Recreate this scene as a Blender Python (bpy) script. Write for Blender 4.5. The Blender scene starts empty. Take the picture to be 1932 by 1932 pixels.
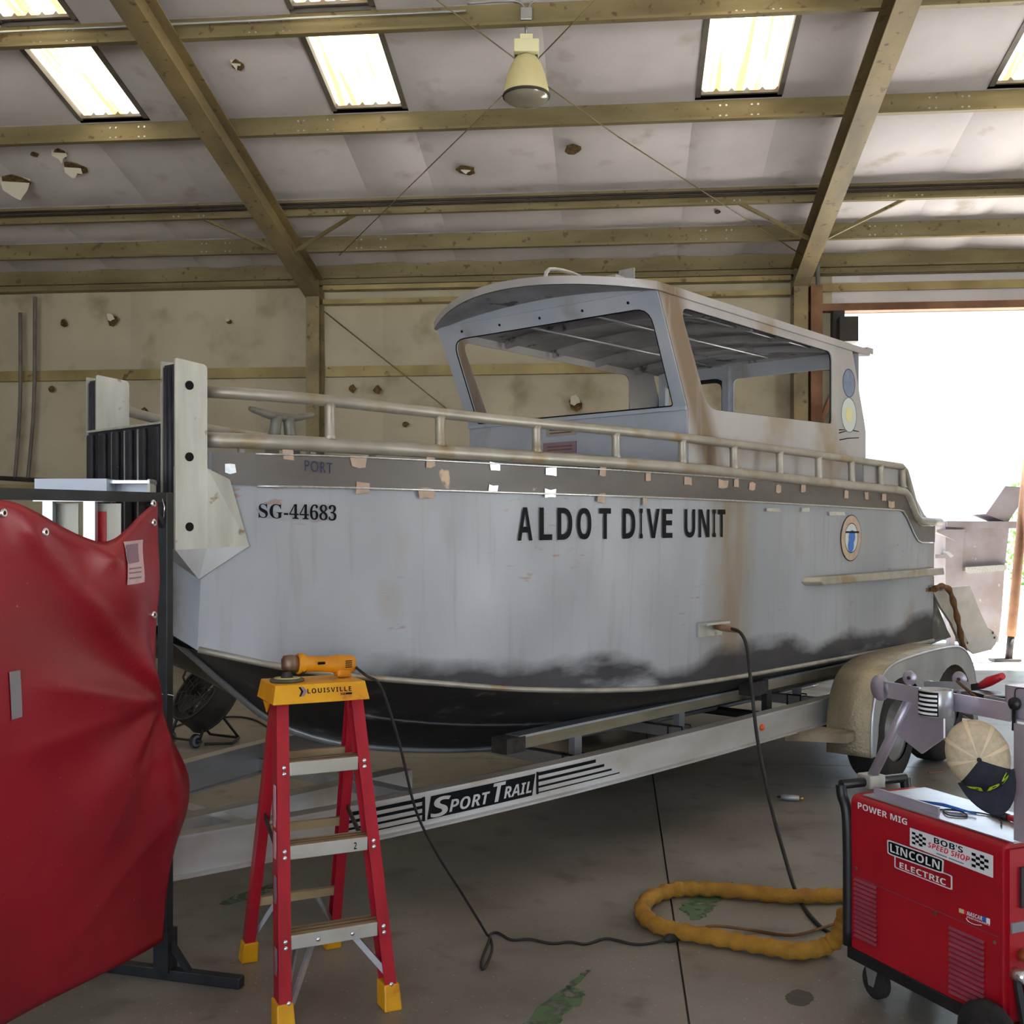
import bpy, math, random
from mathutils import Vector, Matrix
from mathutils.geometry import tessellate_polygon

random.seed(7)
scene = bpy.context.scene
col = scene.collection
PI = math.pi

# ------------------------------------------------------------------ camera, world, light, exposure
F, CX, HY, H = 2070.0, 966.0, 1010.0, 1.6          # focal length in pixels of the 1932 frame, horizon row, eye height
cam_data = bpy.data.cameras.new('camera')
cam_data.sensor_width = 36.0
cam_data.lens = F * 36.0 / 1932.0
cam_data.shift_y = (HY - 966.0) / 1932.0
cam_data.clip_start = 0.05
cam_data.clip_end = 400
cam = bpy.data.objects.new('camera', cam_data)
cam.location = (0, 0, H)
cam.rotation_euler = (PI / 2, 0, 0)
col.objects.link(cam)
scene.camera = cam

world = bpy.data.worlds.new('sky')
scene.world = world
world.use_nodes = True
bgn = world.node_tree.nodes['Background']
bgn.inputs[0].default_value = (0.70, 0.85, 1.0, 1)
bgn.inputs[1].default_value = 1.0

sun_d = bpy.data.lights.new('sun', 'SUN')
sun_d.energy = 13.0
sun_d.angle = 0.01
sun_d.color = (1.0, 0.98, 0.94)
sun = bpy.data.objects.new('sun', sun_d)
sun.rotation_euler = Vector((.35, .10, .93)).to_track_quat('Z', 'Y').to_euler()   # sun high on the right
col.objects.link(sun)

scene.view_settings.view_transform = 'Standard'
scene.view_settings.look = 'None'
scene.view_settings.gamma = 1.0
scene.view_settings.use_curve_mapping = False
scene.view_settings.exposure = 1.8
scene.cycles.use_denoising = True
scene.cycles.max_bounces = 8
scene.cycles.diffuse_bounces = 5
scene.cycles.sample_clamp_indirect = 6.0

# ------------------------------------------------------------------ frames and pixel helpers
def at(px, py, Y):
    return Vector(((px - CX) * Y / F, Y, H - (py - HY) * Y / F))

def ground(px, py, z=0.0):
    return at(px, py, (H - z) * F / (py - HY))

class Frame:
    def __init__(s, ox, oy, ux, uy):
        l = math.hypot(ux, uy)
        s.o = Vector((ox, oy)); s.u = Vector((ux / l, uy / l)); s.v = Vector((-uy / l, ux / l))
        s.ang = math.atan2(uy, ux)
    def pix(s, px, py, w=0.0):                      # pixel on the vertical plane at distance w
        k = (px - CX) / F
        bx = s.o.x + s.v.x * w; by = s.o.y + s.v.y * w
        a = (by * k - bx) / (s.u.x - s.u.y * k)
        Y = by + s.u.y * a
        return Vector((a, w, H - (py - HY) * Y / F))
    def loc(s, p):                                  # world point to local
        d = Vector((p.x, p.y)) - s.o
        return Vector((d.dot(s.u), d.dot(s.v), p.z))
    def wor(s, p):
        q = s.o + s.u * p[0] + s.v * p[1]
        return Vector((q.x, q.y, p[2]))

BOAT = Frame(2.194, 6.7, 0.663, 0.748)             # x aft, y to starboard, origin under the fender's front corner
LAD = Frame(-0.747, 3.52, 0.9, 0.436)
SCR = Frame(-1.2527, 3.965, -0.28, -0.96)
WEL = Frame(1.188, 3.85, 0.388, -0.921)
BLD = Frame(-2.518, 14.24, 0.9954, -0.0956)        # x along the back wall, y behind it; d = -y inwards

def roof_bottom(d):                                 # underside of purlins, d metres in from the back wall
    return 4.89 + 0.213 * d if d <= 10.6 else 4.89 + 0.213 * (21.2 - d)

def roof_pix(px, py, off=0.0):
    """pixel to building coordinates (t, -d, z) on the plane of the purlin undersides shifted by off"""
    k = (px - CX) / F; g = -(py - HY) / F
    lo, hi = 2.0, 40.0
    for _ in range(60):
        Y = (lo + hi) / 2
        p = Vector((k * Y, Y, H + g * Y)); q = BLD.loc(p)
        if p.z < 4.89 + off + 0.213 * (-q.y): lo = Y
        else: hi = Y
    return q

# ------------------------------------------------------------------ materials
def lin(c):
    r = []
    for x in c[:3]:
        x = x / 255.0
        r.append(x / 12.92 if x <= 0.04045 else ((x + 0.055) / 1.055) ** 2.4)
    return (r[0], r[1], r[2], 1)

MATS = {}
def mat(name, c, rough=0.6, metal=0.0, c2=None, scale=6.0, stretch=(1, 1, 1), lo=0.35, hi=0.65, bump=0.0, bscale=40.0,
        detail=5.0, spots=None, spot_scale=18.0, spot_lo=0.62, spot_hi=0.68, rough2=None, spec=0.5):
    m = bpy.data.materials.new(name); m.use_nodes = True
    nt = m.node_tree; N = nt.nodes; L = nt.links
    b = N['Principled BSDF']
    b.inputs['Base Color'].default_value = lin(c); b.inputs['Roughness'].default_value = rough
    b.inputs['Metallic'].default_value = metal
    b.inputs['Specular IOR Level'].default_value = spec
    tc = N.new('ShaderNodeTexCoord'); mp = N.new('ShaderNodeMapping')
    mp.inputs['Scale'].default_value = stretch
    L.new(tc.outputs['Object'], mp.inputs['Vector'])
    out = None
    if c2 is not None:
        n = N.new('ShaderNodeTexNoise'); n.inputs['Scale'].default_value = scale; n.inputs['Detail'].default_value = detail
        L.new(mp.outputs[0], n.inputs['Vector'])
        r = N.new('ShaderNodeMapRange'); r.inputs[1].default_value = lo; r.inputs[2].default_value = hi
        L.new(n.outputs[0], r.inputs[0])
        x = N.new('ShaderNodeMix'); x.data_type = 'RGBA'
        x.inputs[6].default_value = lin(c); x.inputs[7].default_value = lin(c2)
        L.new(r.outputs[0], x.inputs[0]); out = x.outputs[2]
        if rough2 is not None:
            rr = N.new('ShaderNodeMapRange'); rr.inputs[3].default_value = rough; rr.inputs[4].default_value = rough2
            L.new(r.outputs[0], rr.inputs[0]); L.new(rr.outputs[0], b.inputs['Roughness'])
    if spots is not None:
        n = N.new('ShaderNodeTexNoise'); n.inputs['Scale'].default_value = spot_scale; n.inputs['Detail'].default_value = 6
        L.new(tc.outputs['Object'], n.inputs['Vector'])
        r = N.new('ShaderNodeMapRange'); r.inputs[1].default_value = spot_lo; r.inputs[2].default_value = spot_hi
        L.new(n.outputs[0], r.inputs[0])
        x = N.new('ShaderNodeMix'); x.data_type = 'RGBA'
        if out is None: x.inputs[6].default_value = lin(c)
        else: L.new(out, x.inputs[6])
        x.inputs[7].default_value = lin(spots)
        L.new(r.outputs[0], x.inputs[0]); out = x.outputs[2]
    if out is not None: L.new(out, b.inputs['Base Color'])
    if bump > 0:
        n = N.new('ShaderNodeTexNoise'); n.inputs['Scale'].default_value = bscale; n.inputs['Detail'].default_value = 3
        L.new(mp.outputs[0], n.inputs['Vector'])
        bp = N.new('ShaderNodeBump'); bp.inputs['Strength'].default_value = bump; bp.inputs['Distance'].default_value = 0.02
        L.new(n.outputs[0], bp.inputs['Height']); L.new(bp.outputs[0], b.inputs['Normal'])
    MATS[name] = m
    return m

INSUL = mat('insulation_facing', (204, 200, 206), 0.75, c2=(220, 216, 222), scale=1.2, bump=0.25, bscale=3.0, spots=(184, 176, 172), spot_scale=2.5, spot_lo=.6, spot_hi=.75)
WALLI = mat('wall_facing', (176, 167, 146), 0.8, c2=(192, 184, 162), scale=0.9, bump=0.3, bscale=2.5, spots=(138, 126, 100), spot_scale=1.6, spot_lo=.55, spot_hi=.75)
STEEL = mat('khaki_primed_steel', (138, 126, 92), 0.55, 0.15, c2=(112, 100, 68), scale=2.0, stretch=(.5, 2, 2), spots=(98, 80, 54), spot_scale=12)
GIRT = mat('girt_steel', (172, 156, 108), 0.55, 0.15, c2=(140, 122, 80), scale=2.0, spots=(104, 82, 52), spot_scale=6)
RAFT = mat('rafter_steel', (150, 132, 94), 0.55, 0.1, c2=(112, 100, 76), scale=1.6, stretch=(2, .6, 2), spots=(100, 84, 62), spot_scale=11)
RUST = mat('rusty_jamb_steel', (140, 104, 78), 0.75, 0.1, c2=(108, 74, 52), scale=4)
DARKST = mat('dark_steel', (44, 42, 44), 0.6, 0.2, c2=(62, 54, 50), scale=6)
GREYST = mat('grey_trim_steel', (120, 114, 108), 0.6, 0.1, c2=(100, 94, 88), scale=5)
PIPE = mat('galvanised_conduit', (168, 172, 172), 0.4, 0.7)
TEARB = mat('torn_fibreglass', (120, 96, 52), 0.95, c2=(66, 48, 28), scale=25, bump=0.8, bscale=60)
TEARF = mat('torn_facing', (206, 202, 186), 0.8)
OUTG = mat('outdoor_concrete', (205, 200, 190), 0.9, c2=(185, 178, 166), scale=.7)
ALU = mat('aluminium', (186, 188, 192), 0.42, 0.6, c2=(160, 162, 166), scale=3, stretch=(1, 1, .3), spots=(140, 128, 110), spot_scale=4, spot_lo=.6, spot_hi=.8)
ALUB = mat('bright_aluminium', (205, 206, 212), 0.32, 0.75, c2=(182, 184, 190), scale=8)
ALUD = mat('dull_cabin_aluminium', (172, 180, 194), 0.5, 0.35, c2=(190, 196, 208), scale=2.2, spots=(146, 140, 132), spot_scale=3, spot_lo=.58, spot_hi=.75)
CABS = mat('cabin_side_aluminium', (166, 164, 166), 0.5, 0.4, c2=(182, 180, 182), scale=2, stretch=(1, 1, .25), spots=(150, 130, 104), spot_scale=1.5, spot_lo=.55, spot_hi=.7)
PIPEA = mat('rail_pipe_aluminium', (172, 167, 156), 0.45, 0.45, c2=(152, 147, 136), scale=6, spots=(150, 130, 100), spot_scale=5, spot_lo=.55, spot_hi=.7)
WELD = mat('weld_bright', (228, 228, 226), 0.3, 0.85, c2=(200, 200, 200), scale=60)
BAND = mat('sheer_band_polished', (104, 99, 96), 0.46, 0.4, c2=(78, 72, 68), scale=2, stretch=(.6, 1, 2), spots=(176, 152, 128), spot_scale=7, spot_lo=.66, spot_hi=.7)
POSTM = mat('push_post_aluminium', (184, 183, 174), 0.5, 0.35, c2=(164, 162, 152), scale=8, stretch=(2, 2, .3), spots=(134, 112, 86), spot_scale=14, spot_lo=.66, spot_hi=.72)
RUBBER = mat('black_rubber', (26, 27, 32), 0.6, c2=(44, 44, 50), scale=12, spots=(128, 128, 126), spot_scale=26, spot_lo=.7, spot_hi=.76)
BLACKP = mat('black_paint', (20, 20, 22), 0.4, c2=(34, 34, 36), scale=10)
INK = mat('black_vinyl', (10, 10, 13), 0.6, spec=.15)
PEN = mat('blue_pen', (30, 32, 72), 0.6)
TRAL = mat('trailer_aluminium', (196, 194, 194), 0.4, 0.55, c2=(178, 172, 166), scale=2.5, stretch=(1, 1, 3), spots=(160, 142, 112), spot_scale=2, spot_lo=.58, spot_hi=.75)
WOODB = mat('bunk_board', (146, 134, 112), 0.8, c2=(112, 100, 80), scale=6, stretch=(.3, 2, 2))
CARPET = mat('bunk_carpet_wrap', (48, 44, 44), 0.95, c2=(70, 62, 56), scale=20, bump=.5, bscale=120)
TYRE = mat('tyre_rubber', (28, 27, 27), 0.85, c2=(46, 40, 36), scale=9, bump=.3, bscale=60)
WHEELM = mat('wheel_rim_grey', (120, 118, 116), 0.5, 0.5)
FENDM = None
ORANGE = mat('orange_lens', (214, 84, 20), 0.3)
LADR = mat('ladder_red_fibreglass', (178, 24, 44), 0.42, c2=(160, 18, 38), scale=20, stretch=(1, 1, .15))
LADY = mat('ladder_yellow_plastic', (232, 172, 12), 0.5, c2=(214, 146, 16), scale=8, spots=(180, 92, 24), spot_scale=8, spot_lo=.66, spot_hi=.74)
STEP = mat('step_aluminium', (206, 204, 198), 0.4, 0.4, c2=(192, 188, 178), scale=8)
STEPT = mat('step_tread_worn', (178, 158, 120), 0.6, 0.15, c2=(150, 128, 92), scale=14, stretch=(.4, 2, 1))
TREADL = mat('tread_groove_dark', (96, 66, 56), 0.7)
CHROME = mat('bright_rivet', (230, 230, 232), 0.2, 0.9)
GRINY = mat('grinder_yellow', (222, 150, 12), 0.5, c2=(196, 122, 14), scale=9, spots=(40, 34, 24), spot_scale=16, spot_lo=.68, spot_hi=.72)
GEARM = mat('gear_head_metal', (132, 108, 92), 0.4, 0.6, c2=(92, 72, 62), scale=12)
DISC = mat('flap_disc', (60, 58, 54), 0.9, c2=(92, 86, 70), scale=20)
DISCL = mat('flap_disc_centre', (186, 176, 116), 0.8)
CORD = mat('black_cord', (34, 31, 30), 0.65)
CURT = None
SCRF = mat('screen_frame_black', (26, 28, 32), 0.45, 0.2, c2=(40, 42, 46), scale=12)
PAPER = mat('pale_label', (206, 176, 178), 0.7, c2=(196, 160, 164), scale=20)
LGREY = mat('label_print_grey', (142, 116, 128), 0.8)
DUCT = mat('grey_tape', (132, 128, 134), 0.5)
WELR = mat('welder_red', (174, 12, 34), 0.42, c2=(160, 10, 30), scale=5)
WELRD = mat('welder_vent_red', (150, 66, 84), 0.5, c2=(128, 52, 68), scale=20)
WHITE = mat('white_vinyl', (226, 226, 228), 0.5)
REDV = mat('red_vinyl', (222, 40, 60), 0.5)
BLUEV = mat('blue_vinyl', (42, 102, 190), 0.5)
YELV = mat('yellow_vinyl', (214, 206, 150), 0.5)
PINKV = mat('tan_vinyl', (186, 160, 140), 0.6, c2=(168, 146, 130), scale=20)
PALEV = mat('pale_vinyl', (196, 204, 196), 0.6)
GREYV = mat('grey_blue_vinyl', (118, 132, 160), 0.6, c2=(104, 116, 142), scale=30)
TRAYP = mat('tray_aluminium', (196, 188, 204), 0.36, 0.55, c2=(182, 174, 188), scale=6)
HATM = mat('cap_mesh_tan', (206, 190, 164), 0.9, c2=(188, 172, 146), scale=60)
HATS = mat('cap_seam_tape', (222, 202, 172), 0.85)
HATN = mat('cap_navy', (30, 32, 46), 0.85, c2=(40, 42, 56), scale=30)
LIME = mat('lime_embroidery', (178, 212, 40), 0.7)
SLEEV = mat('yellow_leather_sleeve', (166, 120, 34), 0.85, c2=(138, 96, 26), scale=10, bump=.5, bscale=22, spots=(96, 60, 22), spot_scale=9, spot_lo=.68, spot_hi=.74)
BROWNL = mat('brown_leather_sleeve', (120, 82, 40), 0.85, c2=(92, 60, 30), scale=12, bump=.5, bscale=30)
LAMPH = mat('lamp_housing_cream', (212, 206, 160), 0.45, c2=(204, 194, 142), scale=5)
LAMPB = mat('lamp_ballast_cream', (222, 220, 182), 0.5)
LENS = mat('lamp_lens', (150, 146, 134), 0.15, 0.3)
DUMP = mat('dumpster_grey', (122, 116, 122), 0.7, c2=(108, 98, 98), scale=3, spots=(150, 150, 150), spot_scale=5, spot_lo=.66, spot_hi=.7)
GLEAF = mat('shrub_leaf', (92, 134, 60), 0.7, c2=(120, 160, 80), scale=3)
BARK = mat('shrub_bark', (96, 78, 60), 0.9)
FANB = mat('fan_black', (34, 32, 32), 0.55, c2=(52, 46, 42), scale=10)
WGREY = mat('wheel_grey_plastic', (110, 112, 120), 0.5)
TREDH = mat('tool_red', (190, 26, 40), 0.45)
BRASS = mat('brass_fitting', (190, 160, 90), 0.35, 0.8)
OILC = mat('oil_stain', (58, 52, 48), 0.5, c2=(70, 63, 57), scale=30)
CLEATM = mat('cast_cleat_grey', (124, 121, 114), 0.5, 0.3, c2=(104, 101, 95), scale=12)
GASK = mat('black_gasket', (18, 18, 20), 0.5)
ROOFU = mat('cabin_headliner_metal', (160, 160, 166), 0.55, 0.2, c2=(136, 134, 138), scale=5, spots=(70, 62, 56), spot_scale=6)
EDGE_DARK = INK

def special_materials():
    global FENDM, CURT, HULL, HULLB, SKYL, FLOORM, GREENP
    # --- diamond plate fender
    m = mat('fender_tread_plate', (176, 162, 134), 0.5, 0.35, c2=(150, 138, 114), scale=4, stretch=(2, 2, .4))
    nt = m.node_tree; N = nt.nodes; L = nt.links
    tc = N['Texture Coordinate']
    ck = N.new('ShaderNodeTexVoronoi'); ck.inputs['Scale'].default_value = 55
    L.new(tc.outputs['Object'], ck.inputs['Vector'])
    bp = N.new('ShaderNodeBump'); bp.inputs['Strength'].default_value = .6; bp.inputs['Distance'].default_value = .006
    L.new(ck.outputs['Distance'], bp.inputs['Height']); L.new(bp.outputs[0], N['Principled BSDF'].inputs['Normal'])
    FENDM = m
    # --- red curtain
    m = mat('red_vinyl_curtain', (154, 17, 38), 0.36, c2=(134, 17, 34), scale=2.0, spots=(196, 96, 104), spot_scale=60, spot_lo=.72, spot_hi=.76, bump=.08, bscale=8)
    CURT = m
    # --- hull sides: weathered plate with residue above the chine and a brown run
    m = bpy.data.materials.new('weathered_hull_plate'); m.use_nodes = True
    nt = m.node_tree; N = nt.nodes; L = nt.links; b = N['Principled BSDF']
    b.inputs['Metallic'].default_value = .3; b.inputs['Roughness'].default_value = .5
    tc = N.new('ShaderNodeTexCoord'); sp = N.new('ShaderNodeSeparateXYZ'); L.new(tc.outputs['Object'], sp.inputs[0])
    def noise(scale, stretch=(1, 1, 1), detail=5):
        mp = N.new('ShaderNodeMapping'); mp.inputs['Scale'].default_value = stretch
        L.new(tc.outputs['Object'], mp.inputs[0])
        n = N.new('ShaderNodeTexNoise'); n.inputs['Scale'].default_value = scale; n.inputs['Detail'].default_value = detail
        L.new(mp.outputs[0], n.inputs['Vector']); return n.outputs[0]
    def mth(op, a, b_, c_=None):
        x = N.new('ShaderNodeMath'); x.operation = op
        for i, q in enumerate((a, b_, c_)):
            if q is None: continue
            if isinstance(q, (int, float)): x.inputs[i].default_value = q
            else: L.new(q, x.inputs[i])
        return x.outputs[0]
    def rng(v, a0, a1, b0=0.0, b1=1.0):
        x = N.new('ShaderNodeMapRange'); L.new(v, x.inputs[0])
        x.inputs[1].default_value = a0; x.inputs[2].default_value = a1; x.inputs[3].default_value = b0; x.inputs[4].default_value = b1
        return x.outputs[0]
    def mixc(f, a, b_):
        x = N.new('ShaderNodeMix'); x.data_type = 'RGBA'; L.new(f, x.inputs[0])
        if isinstance(a, tuple): x.inputs[6].default_value = lin(a)
        else: L.new(a, x.inputs[6])
        x.inputs[7].default_value = lin(b_); return x.outputs[2]
    X, Z = sp.outputs[0], sp.outputs[2]
    c = mixc(rng(noise(1.3, (1, 1, .5)), .35, .65), (148, 151, 157), (167, 170, 177))
    c = mixc(rng(noise(16, (1.4, 1, .10)), .55, 1.0), c, (142, 138, 134))
    c = mixc(rng(noise(2.2, (1, 1, .6)), .58, .78), c, (152, 142, 128))
    # rust-brown rub marks amidships
    rub = mth('MULTIPLY', rng(noise(9, (1, 1, 4)), .63, .7), rng(noise(1.6), .52, .6))
    c = mixc(mth('MULTIPLY', rub, .7), c, (146, 112, 96))
    # brown run at one station
    dx = mth('ABSOLUTE', mth('SUBTRACT', X, -0.98), 0)
    run = mth('MULTIPLY', rng(dx, .05, .30, 1, 0), rng(noise(3, (2, 1, .4)), .1, .5))
    c = mixc(mth('MULTIPLY', run, .85), c, (132, 114, 92))
    # black residue just above the chine
    hgt = rng(X, -3.7, -1.5, 1.08, .95)
    lim = mth('ADD', hgt, mth('MULTIPLY', mth('SUBTRACT', noise(1.7, (.6, 1, 1.3), 7), .46), .5))
    res = rng(mth('SUBTRACT', lim, Z), -.02, .07)
    resn = rng(noise(3.2, (.5, 1, 2.0), 6), .26, .46)
    bow = rng(X, -3.9, -3.3)
    res = mth('MULTIPLY', mth('MULTIPLY', res, resn), bow)
    c = mixc(mth('MULTIPLY', res, .95), c, (44, 42, 47))
    L.new(c, b.inputs['Base Color'])
    rg = rng(noise(3), .3, .7, .48, .64); L.new(rg, b.inputs['Roughness'])
    bp = N.new('ShaderNodeBump'); bp.inputs['Strength'].default_value = .12; bp.inputs['Distance'].default_value = .03
    L.new(noise(1.1, (1, 1, .8), 2), bp.inputs['Height']); L.new(bp.outputs[0], b.inputs['Normal'])
    HULL = m; MATS[m.name] = m
    # --- brown runs on the cabin side
    nt = CABS.node_tree; N = nt.nodes; L = nt.links; b = N['Principled BSDF']; tc = N['Texture Coordinate']
    base = b.inputs['Base Color'].links[0].from_socket
    sp = N.new('ShaderNodeSeparateXYZ'); L.new(tc.outputs['Object'], sp.inputs[0])
    X, Z = sp.outputs[0], sp.outputs[2]
    line = mth('ADD', X, mth('MULTIPLY', mth('SUBTRACT', Z, 2.3), .48))
    band_ = rng(mth('ABSOLUTE', mth('SUBTRACT', line, -1.13), 0), .06, .17, 1, 0)
    c = mixc(mth('MULTIPLY', mth('MULTIPLY', band_, rng(noise(5, (3, 1, .3)), .1, .5)), .9), base, (124, 102, 78))
    L.new(c, b.inputs['Base Color'])
    # --- hull bottom: worn black
    HULLB = mat('worn_black_bottom', (30, 30, 33), 0.42, 0.1, c2=(52, 50, 50), scale=3.5, stretch=(.5, 1, 2), spots=(120, 116, 112), spot_scale=9, spot_lo=.6, spot_hi=.78)
    # --- skylight panels: daylight through old corrugated fibreglass
    m = bpy.data.materials.new('lit_fibreglass_skylight'); m.use_nodes = True
    nt = m.node_tree; N = nt.nodes; L = nt.links
    N.remove(N['Principled BSDF'])
    tc = N.new('ShaderNodeTexCoord')
    mp = N.new('ShaderNodeMapping'); mp.inputs['Scale'].default_value = (13, .5, .5); L.new(tc.outputs['Object'], mp.inputs[0])
    n1 = N.new('ShaderNodeTexNoise'); n1.inputs['Scale'].default_value = 1.0; n1.inputs['Detail'].default_value = 2; L.new(mp.outputs[0], n1.inputs['Vector'])
    n2 = N.new('ShaderNodeTexNoise'); n2.inputs['Scale'].default_value = 45; n2.inputs['Detail'].default_value = 5; L.new(tc.outputs['Object'], n2.inputs['Vector'])
    ad = N.new('ShaderNodeMath'); ad.operation = 'MULTIPLY_ADD'; L.new(n2.outputs[0], ad.inputs[0]); ad.inputs[1].default_value = .22; L.new(n1.outputs[0], ad.inputs[2])
    rp = N.new('ShaderNodeValToRGB')
    rp.color_ramp.elements[0].position = .54; rp.color_ramp.elements[0].color = (1.0, .93, .70, 1)
    rp.color_ramp.elements[1].position = .74; rp.color_ramp.elements[1].color = (.60, .40, .14, 1)
    L.new(ad.outputs[0], rp.inputs[0])
    em = N.new('ShaderNodeEmission'); em.inputs[1].default_value = 1.1
    L.new(rp.outputs[0], em.inputs[0]); L.new(em.outputs[0], N['Material Output'].inputs[0])
    SKYL = m; MATS[m.name] = m
    # --- concrete floor
    FLOORM = mat('shop_concrete', (140, 134, 126), 0.5, 0, c2=(116, 109, 101), scale=1.6, lo=.35, hi=.65, rough2=.34,
                 spots=(186, 182, 176), spot_scale=75, spot_lo=.675, spot_hi=.70, bump=.06, bscale=30)
    nt = FLOORM.node_tree; N = nt.nodes; L = nt.links; b = N['Principled BSDF']
    base = b.inputs['Base Color'].links[0].from_socket
    tcx = N['Texture Coordinate']
    n = N.new('ShaderNodeTexNoise'); n.inputs['Scale'].default_value = 4.5; n.inputs['Detail'].default_value = 10
    L.new(tcx.outputs['Object'], n.inputs['Vector'])
    r = N.new('ShaderNodeMapRange'); r.inputs[1].default_value = .56; r.inputs[2].default_value = .72; L.new(n.outputs[0], r.inputs[0])
    x = N.new('ShaderNodeMix'); x.data_type = 'RGBA'; L.new(base, x.inputs[6]); x.inputs[7].default_value = lin((100, 93, 86)); L.new(r.outputs[0], x.inputs[0])
    L.new(x.outputs[2], b.inputs['Base Color'])
    # --- worn green paint on the floor
    m = mat('worn_green_floor_paint', (84, 116, 78), 0.6, c2=(100, 122, 90), scale=8)
    nt = m.node_tree; N = nt.nodes; L = nt.links
    n = N.new('ShaderNodeTexNoise'); n.inputs['Scale'].default_value = 14; n.inputs['Detail'].default_value = 6
    L.new(N['Texture Coordinate'].outputs['Object'], n.inputs['Vector'])
    r = N.new('ShaderNodeMapRange'); r.inputs[1].default_value = .36; r.inputs[2].default_value = .52; r.inputs[4].default_value = .85; L.new(n.outputs[0], r.inputs[0])
    L.new(r.outputs[0], N['Principled BSDF'].inputs['Alpha'])
    GREENP = m
special_materials()

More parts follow.
